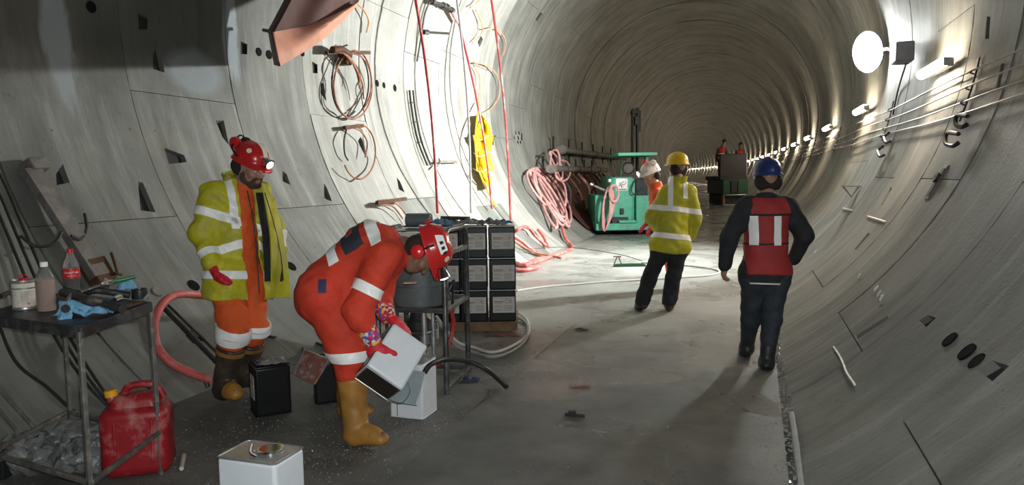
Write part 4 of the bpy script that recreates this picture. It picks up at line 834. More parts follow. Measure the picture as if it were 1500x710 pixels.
MB_ = MB().tube(spline([on(-10, 440, 1.02), on(4, 432, 1.05), on(14, 428, 1.0)], 5), .012, 8); tag(MB_.build('pry_handle', 'black_plastic'), 'black curved handle at the far left of the bench', 'handle')
tag(MB().tube(spline([WP(172, 400, .14), WP(168, 385, .16), WP(163, 370, .17)], 5), .011, 8).tube([WP(168, 400, .14), WP(178, 402, .1)], .012, 8).build('bent_bar', 'rusty'), 'short bent steel bar standing up behind the lance', 'bar')
# --- under and beside the bench
c = G(206, 688); jz = Vector((0, 0, 1)); jx = (_r0*.96+_f0*.28).normalized(); jy = jz.cross(jx)
t = thing('jerrycan', 'dirty red plastic jerrycan with orange cap under the bench', 'jerrycan', c)
o = MB().box(c+jz*.19, (.345, .25, .38), jx, jy, jz).build('can_body', 'jerry_red', t, bevel=.055); o.modifiers['bevel'].segments = 5
o2 = MB().box(c+jz*.38, (.29, .20, .12), jx, jy, jz, taper=.72).build('shoulder', 'jerry_red', t, bevel=.035); o2.modifiers['bevel'].segments = 4
MB().tube(spline([c+jz*.42-jx*.06, c+jz*.475-jx*.03, c+jz*.475+jx*.09, c+jz*.40+jx*.14], 6), .02, 10).build('handle', 'jerry_red', t)
MB().lathe([(.03, 0), (.03, .035), (.026, .04)], c+jz*.40-jx*.115, jz-jx*.15, 18).build('neck', 'jerry_red', t); MB().lathe([(.034, .03), (.034, .062), (.03, .066), (.001, .066)], c+jz*.40-jx*.115, jz-jx*.15, 18).build('cap', 'orange_cap', t)
for k in (-1, 1): MB().box(c+jz*.2-jy*.127+jx*k*.09, (.015, .012, .24), jx, jy, jz).build('moulded_rib', 'jerry_red', t, bevel=.005)
c = G(85, 690); t = thing('wrapped_bundle', 'grey bundle wrapped in crumpled plastic film under the bench', 'bundle', c)
pr = [cap(c+_r0*-.22+_f0*.05+jz*.1, c+_r0*.14+_f0*.1+jz*.11, .11, .12), cap(c-_r0*.25+jz*.06, c+_r0*.2-_f0*.02+jz*.05, .07, .06), ball(c+_f0*.12+jz*.17, .09)]
soft('contents', pr, 'film', t, .012, .06, wr=.03, wsc=30)
rag('loose_film', c+_r0*.16-_f0*.05+jz*.12, (.22, .2), 'film', t, .1, 4., Z=-_f0+jz); rag('loose_film', c-_r0*.12-_f0*.06+jz*.16, (.3, .18), 'film', t, .09, 6., Z=-_f0*.5+jz)
c = G(3, 700); t = thing('timber_block', 'black-painted timber block with bare top under the bench', 'block', c); MB().box(c+jz*.09, (.07, .07, .18), _r0, _f0).build('painted_block', 'black_plastic', t, bevel=.004); MB().box(c+jz*.185, (.075, .075, .012), _r0, _f0).build('bare_top', 'wood', t)
# cables draped down the wall behind the bench
for k, (dx, dy, lb) in enumerate(((0, 0, 'uppermost'), (-9, 12, 'second'), (-17, 25, 'third'), (-40, 130, 'lowest'))):
    pts = [WP(-25+dx, 215+dy, .05), WP(5+dx, 265+dy, .06), WP(32+dx, 328+dy, .07), WP(62+dx, 398+dy, .08), WP(100+dx*.8, 488+dy*.6, .1), WP(140+dx*.6, 555+dy*.4, .1), WP(172+dx*.4, 596+dy*.15, .06)]
    tag(MB().tube(spline(pts, 6), .011, 7).build('draped_cable', 'black_cable'), lb+' of four dark cables draped down the wall behind the bench', 'cable', 'cables behind the bench')
for k, (a, b_) in enumerate((((-10, 560), (62, 640)), ((-10, 590), (48, 660)))):
    tag(MB().tube([WP(*a, .10), WP(*b_, .05)], .012, 7).build('steel_rod', 'bench_leg'), ('upper' if k == 0 else 'lower')+' of two thin rods leaning under the bench at the left edge', 'rod')
# steel channel and hooks on the wall
t = thing('steel_channel', 'weathered steel channel fixed slanting to the wall above the bottles', 'channel', WP(50, 250))
a, b_ = WP(48, 246, .10), WP(150, 402, .12); nn = cyln(WT(95, 320)[0]); x_ = (b_-a).cross(nn).normalized()
MB().beam(a, b_, .14, .012, nn).build('web', 'pipe_grey', t); 
for sg in (-1, 1): MB().beam(a+x_*sg*.066-nn*.03, b_+x_*sg*.066-nn*.03, .012, .06, nn).build('flange', 'pipe_grey', t)
MB().box(WP(52, 243, .06), (.16, .1, .12), x_, None, nn).build('fixing_block', 'pipe_grey', t, bevel=.012); MB().box(WP(143, 398, .07), (.17, .2, .12), x_, None, nn).build('foot_block', 'rusty', t, bevel=.01)
for k, pts in enumerate((((124, 313), (127, 335), (118, 350), (104, 345)), ((30, 345), (52, 360), (78, 357), (90, 340)))):
    tag(MB().tube(spline([WP(*p, .09+.03*i) for i, p in enumerate(pts)], 6), .012, 7).build('wire_hook', 'steel_dark'), ['dark bent wire hook right of the slanting channel', 'dark bent wire hook left of the slanting channel'][k], 'hook')
# sockets cast into the lining
mat('socket_dark', (.012, .012, .012), .9, spec=.05)
for (px, py, r) in ((230, 428, .05), (283, 418, .06), (228, 508, .045), (427, 390, .06), (133, 10, .055), (379, 76, .05), (394, 80, .055), (552, 122, .055), (562, 125, .05), (578, 129, .06), (443, 78, .04), (1391, 497, .05), (1416, 515, .055), (1431, 529, .05)):
    th, s = WT(px, py); MB().lathe([(r*.62, .012), (r*.95, .016), (r, .008), (r, -.02)] if px in (230,) else [(r*.9, .002), (r, .006), (r*1.03, -.02)], cyl(th, s), cyln(th), 20).build('grout_socket', 'pipe_grey' if px in (230, 228) else 'socket_dark', wall)
    MB().lathe([(r*.9, .001), (r*.6, .0005), (.001, 0)], cyl(th, s, RT-.003), cyln(th), 20).build('socket_plug', 'socket_dark', wall)
# --- big hose loop and bars behind the left worker
t = thing('hose_loop', 'thick dull red hose looping between the bench and the left worker', 'hose', WP(262, 560))
MB().tube(spline([WP(330, 437, .25), WP(300, 433, .30), WP(262, 431, .34), WP(238, 445, .36), WP(226, 475, .36), WP(231, 508, .32), WP(252, 532, .28), WP(285, 548, .25), WP(309, 556, .24)], 8), .031, 12).build('hose', 'pink_hose', t)
MB().tube([WP(300, 553, .24), WP(305, 567, .2)], .018, 8).build('hose_clip', 'steel_dark', t)
for k, (a, b_, r) in enumerate((((238, 448), (318, 530), .022), ((247, 447), (322, 520), .012))):
    tag(MB().tube([WP(*a, .10), WP(*b_, .2)], r, 9).tube([WP(a[0]+40, a[1]+40, .14), WP(a[0]+50, a[1]+50, .15)], r*1.6, 9).build('steel_bar', 'steel_dark'), ['thick', 'thin'][k]+' steel bar lying on the wall inside the red hose loop', 'bar')
tag(MB().tube(spline([WP(370, 478, .04), WP(395, 493, .05), G(430, 496)+jz*.02, G(470, 508)+jz*.02, G(505, 530)+jz*.02], 6), .014, 8).lathe([(.02, -.05), (.035, -.03), (.035, .03), (.02, .05)], G(430, 497)+jz*.02, _r0, 12).build('plug_lead', 'black_cable'), 'black cable with a plug on the floor between the two front workers', 'cable')
tag(MB().tube(spline([G(368, 507)+jz*.02, G(400, 506)+jz*.02, G(435, 507)+jz*.02, G(447, 520)+jz*.02], 6), .012, 8).build('floor_cable', 'black_cable'), 'dark cable lying flat behind the black can', 'cable')
# --- square cans
def can(name, label, c, X, w_, d_, h_, m, top, lid=None):
    X = Vector(X).normalized(); Y = jz.cross(X); t = thing(name, label, 'can', c)
    b_ = MB().box(Vector(c)+jz*h_/2, (w_, d_, h_), X, Y).build('can_body', m, t, bevel=.018); b_.modifiers['bevel'].segments = 4
    rim = MB(); pts = [Vector(c)+X*(sx*(w_/2-.012*(a != 0)))+Y*(sy*(d_/2-.012*(a == 0)))+jz*h_ for sx, sy, a in ((-1, -1, 0), (-1, -1, 1), (1, -1, 1), (1, -1, 0), (1, 1, 0), (1, 1, 1), (-1, 1, 1), (-1, 1, 0))]
    pts = [Vector(c)+X*x+Y*y+jz*(h_+.002) for x, y in ((-w_/2, -d_/2+.02), (-w_/2+.006, -d_/2+.006), (-w_/2+.02, -d_/2), (w_/2-.02, -d_/2), (w_/2-.006, -d_/2+.006), (w_/2, -d_/2+.02), (w_/2, d_/2-.02), (w_/2-.006, d_/2-.006), (w_/2-.02, d_/2), (-w_/2+.02, d_/2), (-w_/2+.006, d_/2-.006), (-w_/2, d_/2-.02))]
    rim.tube(pts, .005, 7, closed=True).build('rim', 'tin_metal' if m != 'can_black' else m, t); rim = MB().tube([p-jz*(h_-.004) for p in pts], .004, 6, closed=True).build('bottom_seam', m, t)
    return t, X, Y
t, X, Y = can('metal_can', 'white square can with a metal ring on its lid at the bottom edge', G(383, 712), (1, 0, 0), .31, .22, .345, 'can_white', 'tin_metal'); c = G(383, 712)
q4 = [G(x, y, .35) for x, y in ((318, 668), (402, 680), (443, 655), (366, 643))]; c = sum(q4, Vector())/4; c.z = 0
for o in list(t.children): o.matrix_parent_inverse = Matrix.Translation(c-G(383, 712)) @ o.matrix_parent_inverse
MB().box(c+jz*.349, (.285, .195, .004)).build('recessed_lid', 'tin_metal', t)
MB().tube([c+Vector((.045+.055*math.cos(a), .01+.055*math.sin(a), .362)) for a in [k*math.pi/12 for k in range(24)]], .006, 6, closed=True).build('lid_ring', 'chrome', t)
MB().lathe([(.05, .352), (.055, .353), (.055, .367), (.05, .367)], c+Vector((.045, .01, 0)), n=28).build('pouring_collar', 'chrome', t)
MB().tube(spline([c+Vector((-.075, .05, .353)), c+Vector((-.055, .01, .372)), c+Vector((-.01, -.06, .365)), c+Vector((.03, -.07, .354))], 6), .007, 6).build('strap_handle', 'chrome', t)
def label_on(t, o, X, Y, w_, h_, red=True):
    X, Y, o = Vector(X).normalized(), Vector(Y).normalized(), Vector(o); Zn = X.cross(Y); lb = MB().box(o, (w_, h_, .0016), X, Y, Zn).build('paper_label', 'label_paper', t)
    mb = MB(); r_ = random.Random(5)
    mb.box(o-X*w_*.22+Y*h_*.20+Zn*.0012, (w_*.46, h_*.05, .0012), X, Y, Zn).box(o-X*w_*.25+Y*h_*.11+Zn*.0012, (w_*.40, h_*.035, .0012), X, Y, Zn)
    for a, b, l in ((-.28, -.05, .3), (-.25, -.13, .36), (-.3, -.30, .26), (-.27, -.36, .3), (.2, -.05, .4), (.2, -.12, .36), (.22, -.20, .4), (.2, -.28, .38), (.2, -.36, .36), (.1, .38, .5)): mb.box(o+X*w_*a+Y*h_*b+Zn*.0012, (w_*l, h_*.022, .0012), X, Y, Zn)
    mb.build('printed_lines', 'ink', lb, smooth=False)
    for a in (.12, .30):
        mb = MB(); s_ = h_*.13; pp = [(0, s_), (s_, 0), (0, -s_), (-s_, 0)]; oo = o+X*w_*a+Y*h_*.2+Zn*.0008
        for i in range(4): p0, p1 = pp[i], pp[(i+1) % 4]; mb.beam(oo+X*p0[0]+Y*p0[1], oo+X*p1[0]+Y*p1[1], h_*.02, .0014, Zn)
        if a > .2: mb.box(oo, (s_*.6, s_*.8, .0014), X, Y, Zn)
        mb.build('hazard_diamond', 'ink_red', lb, smooth=False)
    return lb
c1, c2, c3 = G(375.6, 610.7), G(429, 605.6), G(352, 597); Yq = (c3-c1).normalized(); X = ((c2-c1).normalized()+Yq.cross(jz)*1.2).normalized(); wd = (c2-c1).length; dp = .235
c = (c1+c2)/2+jz.cross(X)*dp/2; t, X, Y = can('metal_can', 'open black square can with paper label and torn lid behind the white can', c, X, wd, dp, .335, 'can_black', None)
MB().box(c+jz*.325, (wd*.94, dp*.94, .012), X, Y).build('inner_lid', 'tin_metal', t); rag('torn_film', c+jz*.342+X*.02, (wd*.8, dp*.75), 'film', t, .05, 3., X=X)
rag('torn_film', c+jz*.342-X*.05, (wd*.4, dp*.6), 'navy_patch', t, .03, 7., X=X)
label_on(t, c-X*(wd/2+.001)+jz*.19-Y*.01, -Y, jz, .13, .16)
MB().lathe([(.05, 0), (.048, .002), (.001, .003)], c-Y*(dp/2)+X*.02+jz*.07, -Y, 24).build('pressed_disc', 'can_black', t)
c = G(487, 583); t, X, Y = can('metal_can', 'black can with its brown lid folded open beside the bent worker', c, _r0*.9+_f0*.3, .25, .235, .30, 'can_black', None)
pl = [P(431, 549, 4.52), P(446, 511, 4.62), P(483, 527, 4.55), P(461, 563, 4.47)]
u_, v_ = (pl[1]-pl[0]).normalized(), (pl[3]-pl[0]).normalized(); nn = u_.cross(v_).normalized()
ld = MB().add(pl+[p+nn*.012 for p in pl], [(0, 1, 2, 3), (7, 6, 5, 4), (0, 4, 5, 1), (1, 5, 6, 2), (2, 6, 7, 3), (3, 7, 4, 0)]).build('folded_lid', 'lid_brown', t, bevel=.004)
cc = sum(pl, Vector())/4; MB().tube([cc-nn*.004+u_*(.06*math.cos(a))+v_*(.06*math.sin(a)) for a in [k*math.pi/12 for k in range(24)]], .004, 6, closed=True).build('pressed_ring', 'lid_brown', ld)
MB().tube([pl[0].lerp(pl[1], .02), pl[1], pl[2]], .005, 6).build('torn_edge', 'tin_metal', ld)
c1, c2, c3 = G(620, 615), G(642, 600), G(570, 612); wd, dp = .245, .23; c = Vector((c1.x-wd/2, c1.y+dp/2, 0))
t, X, Y = can('metal_can', 'white square can on the floor receiving the pour', c, (1, 0, 0), wd, dp, .37, 'can_white', None)
MB().box(c+jz*.368, (wd*.93, dp*.93, .006)).build('inner_lid', 'can_grey', t); MB().box(c+Vector((-.065, -dp/2-.001, .18)), (.006, .003, .35)).build('side_seam', 'ink', t)
pl = [P(566, 588, 4.38), P(611, 594, 4.34), P(623, 545, 4.42), P(592, 540, 4.46)]; nn = (pl[1]-pl[0]).cross(pl[3]-pl[0]).normalized()
ld = MB().add(pl+[p+nn*.01 for p in pl], [(0, 1, 2, 3), (7, 6, 5, 4), (0, 4, 5, 1), (1, 5, 6, 2), (2, 6, 7, 3), (3, 7, 4, 0)]).build('raised_lid', 'can_grey', t, bevel=.003)
MB().tube(spline([P(570, 585, 4.33), P(588, 590, 4.30), P(600, 575, 4.32), P(597, 560, 4.36)], 6), .004, 6).build('wire_handle', 'chrome', ld)
# the can in his hands
a0, a1, a2 = P(578, 471, 4.30), P(626, 505, 4.34), P(603, 565, 4.18); X = (a1-a0).normalized(); Yv = (a2-a1); Yv = (Yv-X*Yv.dot(X)).normalized(); Zv = X.cross(Yv).normalized(); Zv = Zv if Zv.dot(FWD) > 0 else -Zv
cx = a0+X*.125+Yv*.16+Zv*.12; t = thing('metal_can', 'white square can tipped up in the gloved hands of the bent worker', 'can', cx)
o = MB().box(cx, (.25, .32, .235), X, Yv, Zv).build('can_body', 'can_white', t, bevel=.02); o.modifiers['bevel'].segments = 4
MB().box(cx+Yv*.161, (.225, .006, .21), X, Yv, Zv).build('open_end', 'rig_dark', t)
MB().box(cx-X*.1255, (.004, .30, .22), X, Yv, Zv).build('shaded_side_panel', 'can_black', t, bevel=.001)  # shade on the can's lower side, put into colour as a black panel
MB().tube([cx+Yv*.162+X*sx*.115+Zv*sz*.108 for sx, sz in ((-1, -1), (1, -1), (1, 1), (-1, 1))], .006, 6, closed=True).build('rim', 'tin_metal', t)
# ------------------------------------------------------------------ grout pump in its tube frame
fx = (G(685, 546)-G(655, 577)); fx.z = 0; fd = fx.normalized(); fr = fd.cross(jz)             # fd: away along the frame's side, fr: to the right
p0 = G(655, 577); p1 = p0+fd*.62; l0, l1 = p0-fr*.52, p1-fr*.52
t = thing('grout_pump', 'tubular steel frame carrying a grey mixing tank behind the bent worker', 'pump', (p0+l1)/2)
def uframe(a, b, h_, r=.022):
    pts = [a, a+jz*(h_-.1), a+jz*(h_-.03)+(b-a)*.05, a+jz*h_+(b-a)*.17, b+jz*h_-(b-a)*.17, b+jz*(h_-.03)-(b-a)*.05, b+jz*(h_-.1), b]
    return MB().tube(pts, r, 10)
uframe(p0, p1, 1.20).build('side_frame', 'frame_paint', t); uframe(l0, l1, 1.20).build('side_frame', 'frame_paint', t)
for a, b, z_ in ((p0, p1, .04), (p0, p1, .62), (p0, p1, 1.03), (l0, l1, .62), (p0, l0, .62), (p1, l1, .62), (p1, l1, .04), (l0, l1, .04)): MB().beam(a+jz*z_, b+jz*z_, .035, .035).build('cross_bar', 'frame_paint', t, bevel=.003)
MB().beam(p1+jz*1.18, l1+jz*1.18, .04, .04).beam(p1.lerp(p0, .5)+jz*1.19, l1.lerp(l0, .5)+jz*1.19, .40, .008).build('top_shelf', 'frame_paint', t)
cT = (p0+l0)/2+fd*.22; 
tk = MB().lathe([(.19, .625), (.21, .635), (.215, .65), (.215, 1.06), (.222, 1.065), (.222, 1.085), (.205, 1.085), (.205, .75), (.001, .70)], cT, n=36).build('tank', 'tank_grey', t)
MB().lathe([(.217, .78), (.2175, .78), (.2175, .785), (.217, .785)], cT, n=36).build('weld_seam', 'frame_paint', tk)
MB().box(cT+jz*.61, (.5, .5, .012), fr, fd).build('platform', 'frame_paint', t)
cm = cT-fr*.02; MB().lathe([(.08, .30), (.09, .32), (.09, .50), (.07, .52), (.05, .60)], cm, n=20).build('motor', 'rig_dark', t)
for k, (a, r_) in enumerate(((-.19, .012), (-.11, .014), (.10, .022), (.17, .014))): MB().tube([cm+fr*a-fd*.17+jz*.12, cm+fr*a-fd*.17+jz*.61], r_, 10).tube([cm+fr*a-fd*.17+jz*.36, cm+fr*a-fd*.17+jz*.42], r_*1.7, 10).build('pump_rod', 'galv' if k > 1 else 'steel_dark', t)
MB().tube([cm+fr*.10-fd*.17+jz*.44, cm+fr*.20-fd*.15+jz*.47], .014, 8).tube([cm+fr*.19-fd*.15+jz*.40, cm+fr*.19-fd*.15+jz*.52], .016, 8).build('valve_block', 'chrome', t)
MB().box(cm-fr*.02-fd*.12+jz*.35, (.30, .06, .03), fr, fd).box(cm-fr*.02-fd*.12+jz*.43, (.26, .05, .02), fr, fd).build('cross_plate', 'steel_dark', t, bevel=.003)
MB().box(cT-fr*.10-fd*.0+jz*1.13, (.20, .004, .09), fr, fd).build('data_plate', 'label_paper', t)
MB().tube(spline([p0+fd*.15+jz*.60, p0+fd*.2+jz*.45-fr*.0, p0+fd*.12+jz*.25-fr*.05, p0+fd*.05+jz*.18-fr*.12], 6), .016, 8).build('suction_hose', 'red_hose', t)
MB().tube(spline([p0+fd*.1+jz*.75, p0+fd*.14+jz*.82+fr*.03, p0+fd*.2+jz*.74, p0+fd*.2+jz*.55], 6), .012, 8).lathe([(.02, 0), (.02, .05), (.012, .06)], p0+fd*.1+jz*.68, n=12).build('drain_cock', 'black_plastic', t)
c = p1.lerp(l1, .62)+jz*1.255-fd*.2; t = thing('dark_roll', 'dark grey roll lying on top of the pump frame', 'roll', c); MB().tube([c-fr*.10, c+fr*.10], .055, 18).build('roll_sleeve', 'tank_grey', t, bevel=.008); MB().tube([c-fr*.103, c+fr*.103], .02, 12).build('roll_core', 'rig_dark', t)
tag(rag('blue_rag', p1.lerp(l1, .32)+jz*1.215-fd*.2, (.24, .16), 'navy_patch', None, .06, 3.3), 'crumpled dark blue rag on top of the pump frame', 'cloth'); bpy.data.objects['blue_rag'].data.materials[0] = mat('blue_rag_dark', (.10, .20, .34), .8, var=.2, bump=.3)
# hoses round the pump
t = thing('delivery_hose', 'black rubber hose arching out of the white can across the floor', 'hose', G(740, 570))
MB().tube(spline([P(622, 545, 4.55), P(632, 533, 4.6), P(655, 526, 4.75), P(690, 530, 4.85), P(718, 545, 4.9), G(740, 570)+jz*.03], 8), .017, 10).build('hose', 'black_rubber', t); MB().tube([G(735, 566)+jz*.045, G(741, 571)+jz*.028], .022, 10).build('hose_end', 'black_plastic', t)
for k, (dy, m_) in enumerate(((0, 'white_hose'), (7, 'grey_cable'))):
    tag(MB().tube(spline([G(640, 500+dy)+jz*.25, G(668, 508+dy)+jz*.06, G(695, 512+dy)+jz*.02, G(722, 518+dy)+jz*.015, G(752, 508+dy)+jz*.015, G(774-k*3, 490+dy)+jz*.015, G(772, 470+dy)+jz*.015, G(758, 461+dy)+jz*.03], 8), .014, 8).build('looped_hose', m_), ['pale outer hose looping on the floor round the pallet', 'grey inner hose looping on the floor round the pallet'][k], 'hose')
tag(MB().tube(spline([G(757, 427)+jz*.012, G(800, 421)+jz*.012, G(860, 416)+jz*.012, G(930, 411)+jz*.012, G(1000, 407)+jz*.012, G(1040, 404)+jz*.012, G(1054, 399)+jz*.012, G(1042, 394)+jz*.012, G(1010, 390)+jz*.012, G(940, 385)+jz*.012], 8), .016, 8).build('floor_hose', 'white_hose'), 'long pale hose lying across the floor behind the yellow-jacketed worker', 'hose')
tag(MB().tube(spline([WP(760, 366, .06), G(830, 375)+jz*.18, G(903, 381)+jz*.12, G(940, 386)+jz*.05], 6), .007, 6).build('thin_wire', 'black_cable'), 'thin black wire stretched low across the floor', 'wire')
c = G(905, 388); t = thing('rebar_stand', 'small bent bar stand holding up the thin wire', 'stand', c)
for sg in (-1, 1): MB().tube([c+_r0*sg*.07, c+_r0*sg*.02+jz*.13, c+jz*.15], .009, 6).build('leg', 'rusty', t)
MB().tube([c-_r0*.08+jz*.15, c+_r0*.06+jz*.15], .012, 6).build('top_bar', 'rusty', t)
tag(MB().box(G(922, 390)+jz*.02, (.55, .12, .03), _r0, _f0).box(G(922, 390)+jz*.042, (.5, .03, .016), _r0, _f0).build('dark_strip', 'dark_green'), 'dark green strip lying flat behind the worker in yellow', 'board')  # low dark green strip with a narrower one on top
# ------------------------------------------------------------------ stack of black cans on a pallet
Zb = 7.62; bw, bh = 39.2*PX(Zb), .325; o0 = G(757, 487); o0 = Vector((o0.x, o0.y, 0)); 
t = thing('pallet', 'worn wooden pallet under the stack of black cans', 'pallet', o0-_r0*.5)
for k in range(3): MB().box(o0-_r0*.44+_f0*(.06+.27*k)+jz*.055, (.9, .09, .075), _r0, _f0).build('bearer', 'wood', t, bevel=.004)
for k in range(5): MB().box(o0-_r0*.44+_f0*(.05+.14*k)+jz*.105, (.92, .10, .02), _r0, _f0).build('deck_board', 'wood', t, bevel=.003)
tag(rag('torn_cloth', o0-_r0*.14-_f0*.12+jz*.006, (.35, .12), 'lid_brown', None, .02, 6.1), 'flattened reddish cloth on the floor before the pallet', 'cloth')
pos = [['bottom', 'middle', 'top'], ['left', 'centre', 'right']]
for r_ in range(3):
    for c_ in range(3):
        c = o0-_r0*(bw*(2.5-c_)+(.0 if c_ == 2 else .012)+random.uniform(-.004, .004))+_f0*(.135+random.uniform(-.006, .006))+jz*(.117+bh*r_)
        t = thing('stacked_can', 'black square can with grey label, %s row, %s column of the pallet stack' % (pos[0][r_], pos[1][c_]), 'can', c, 'black cans stacked on the pallet')
        MB().box(c+jz*bh*.49, (bw-.008, .26, bh*.975), _r0, _f0).build('can_body', 'can_black', t, bevel=.012)
        MB().box(c+jz*(bh*.985), (bw-.016, .25, .008), _r0, _f0).build('top_rim', 'galv', t, bevel=.002)
        label_on(t, c+_r0*.012-_f0*.131+jz*bh*.53, _r0, jz, bw*.80, bh*.50)
c = o0-_r0*.44+_f0*.13+jz*(.117+3*bh)
t = thing('plastic_film', 'crumpled grey plastic film lying on top of the can stack', 'plastic film', c); rag('film_fold', c+_r0*.05+jz*.012, (.62, .24), 'film', t, .07, 2.2, n=22); rag('film_fold', c-_r0*.25+jz*.02, (.3, .2), 'film', t, .09, 5.2)
tag(MB().tube([c-_r0*.32+jz*.085, c-_r0*.02+jz*.075], .018, 9).tube([c-_r0*.2+jz*.03, c-_r0*.14+jz*.09], .014, 8).build('lance_handle', 'steel_dark'), 'dark steel handle lying on the plastic film', 'tool')
tag(rag('blue_rag', c+_r0*.33+jz*.01, (.16, .16), 'blue_rag_dark', None, .06, 9.2), 'dark blue rag at the right end of the can stack', 'cloth')
# ------------------------------------------------------------------ left wall: hanging hoses, brackets, coils, tarpaulin
def hang(label, a, b, m, r=.022, off=(.1, .1), sag=.1):
    A, B = WP(*a, off[0]), WP(*b, off[1]); n_ = cyln(170); tag(MB().tube([A.lerp(B, k/8)+n_*sag*math.sin(math.pi*k/8) for k in range(9)], r, 8).build('hanging_hose', m), label, 'hose', 'hoses hanging down the left wall')
hang('red hanging hose nearest to the rust-red cable coils', (598, -60), (641, 312), 'red_hose', .024)
hang('thin grey hose hanging second from the left', (661, -60), (690, 312), 'grey_cable', .02)
hang('red and white hose hanging from a clamp at the wall bracket', (671, 30), (721, 306), 'red_hose', .022)
hang('pale red hose hanging beside the yellow sheet', (711, -60), (748, 322), 'red_hose', .022)
t = thing('pipe_bracket', 'dark pipe with clamps fixed high between the hanging hoses', 'bracket', WP(640, 8))
MB().tube([WP(630, 2, .12), WP(650, 8, .14), WP(664, 16, .14)], .035, 10).build('pipe', 'steel_dark', t)
for x, y in ((634, 3), (650, 8), (655, 10), (662, 15)): MB().tube([WP(x-1.5, y-.8, .13), WP(x+1.5, y+.8, .14)], .055, 10).build('clamp', 'steel_dark', t)
MB().tube(spline([WP(630, 2, .12), WP(622, 22, .1), WP(616, 60, .08), WP(611, 90, .06)], 5), .016, 8).build('drop_pipe', 'steel_dark', t)
MB().tube([WP(662, 15, .14), WP(666, 22, .13), WP(671, 33, .12)], [.05, .055, .03], 10).build('hose_coupling', 'pale_pink_hose', t)
tag(MB().tube([WP(623, 47, .08), WP(657, 49, .1)], .022, 8).tube([WP(621, 47, .06), WP(627, 47, .1)], .045, 8).build('wall_bolt', 'steel_dark'), 'long bolt projecting from the wall between the red and grey hoses', 'bolt')
t = thing('cable_ladder', 'narrow upright steel channel on the wall behind the first red hose', 'channel', WP(612, 190)); 
for dx in (0, 5): MB().tube(spline([WP(600+dx, 132, .05), WP(604+dx, 165, .05), WP(612+dx, 205, .05), WP(626+dx, 242, .05)], 5), .018, 6).build('channel_edge', 'steel_dark', t)
for y, x in ((150, 602), (178, 607), (208, 613)): MB().tube([WP(x, y, .05), WP(x+6, y, .05)], .01, 6).build('rung', 'steel_dark', t)
tag(MB().tube([WP(637, 237, .1), WP(670, 237, .08)], .025, 8).tube(spline([WP(637, 246, .12), WP(644, 240, .14), WP(643, 232, .1)], 4), .014, 6).build('threaded_stud', 'pipe_grey'), 'pale threaded stud sticking out of the wall beside the first red hose', 'bolt')
def coil(name, label, loops, m, bar, cat='cable', r=.012, barm='rusty'):
    t = thing(name, label, cat, WP(*bar[0], .05))
    MB().beam(WP(*bar[0], .14), WP(*bar[1], .16), .05, .05).build('support_bar', barm, t)
    for pts, mm, off in loops: MB().tube(spline([WP(x, y, off+.03*math.sin(i*1.7)) for i, (x, y) in enumerate(pts)], 7), r, 7).build('cable_loop', mm or m, t)
    return t
def ell(cx, cy, rx, ry, a0=-90, a1=270, n=12): return [(cx+rx*math.cos(math.radians(a0+(a1-a0)*k/n)), cy+ry*math.sin(math.radians(a0+(a1-a0)*k/n))) for k in range(n+1)]
coil('cable_coil', 'larger rust-red cable coil hung on a bar below the tarpaulin', [(ell(517, 126, 28, 48), None, .14), (ell(513, 122, 27, 50, -70, 230), 'black_cable', .12), (ell(520, 120, 24, 46, -100, 60), None, .17), (ell(509, 118, 22, 52, 60, 270), 'black_cable', .1), (((492, 76), (510, 82), (522, 105), (527, 130)), None, .2), (((505, 76), (518, 92), (530, 120), (533, 145)), None, .2), (((498, 74), (515, 90), (526, 112), (525, 125)), None, .22)], 'rust_cable', ((478, 77), (541, 77)))
MB().tube([WP(487, 73, .2), WP(500, 72, .22), WP(512, 80, .2)], .05, 9).build('cable_bundle', 'rusty', bpy.data.objects['cable_coil']); MB().box(WP(503, 85, .08), (.2, .16, .2)).build('bracket_plate', 'rusty', bpy.data.objects['cable_coil'], bevel=.02)
coil('cable_coil', 'smaller dark cable coil hung on a short bar below the larger one', [(ell(526, 222, 24, 40, -120, 150), 'rust_cable', .12), (((508, 188), (504, 205), (505, 225), (510, 235)), 'black_cable', .1), (((512, 186), (528, 192), (538, 208), (535, 230)), 'rust_cable', .14)], 'black_cable', ((504, 187), (531, 184)))
coil('cable_coil', 'pair of rust-red cables curving off a bar above the pump', [(((553, 294), (570, 293), (588, 305), (600, 325)), None, .12), (((555, 300), (575, 302), (590, 320)), None, .1)], 'rust_cable', ((552, 297), (594, 291)))
for k, (pts, lb) in enumerate(((((705, -10), (698, 5), (689, 11)), 'short orange cable at the top between the hoses'), (((697, 15), (706, 35), (705, 50), (692, 63)), 'orange cable curling above the fourth hose'), (((706, 44), (724, 42), (736, 50), (741, 65), (737, 81)), 'orange cable loop crossing the fourth hanging hose'), (((694, 92), (716, 97), (730, 115), (731, 140), (720, 158), (702, 168)), 'large orange cable bow round the fourth hose'), (((694, 97), (702, 110), (703, 130), (700, 150)), 'orange cable dropping to the yellow sheet'), (((523, 5), (533, 15), (540, 30), (537, 48)), 'rust-coloured cable end hanging by the tarpaulin tip'))):
    tag(MB().tube(spline([WP(x, y, .07+.03*math.sin(i)) for i, (x, y) in enumerate(pts)], 6), .013, 7).build('loose_cable', 'orange_cable'), lb, 'cable')
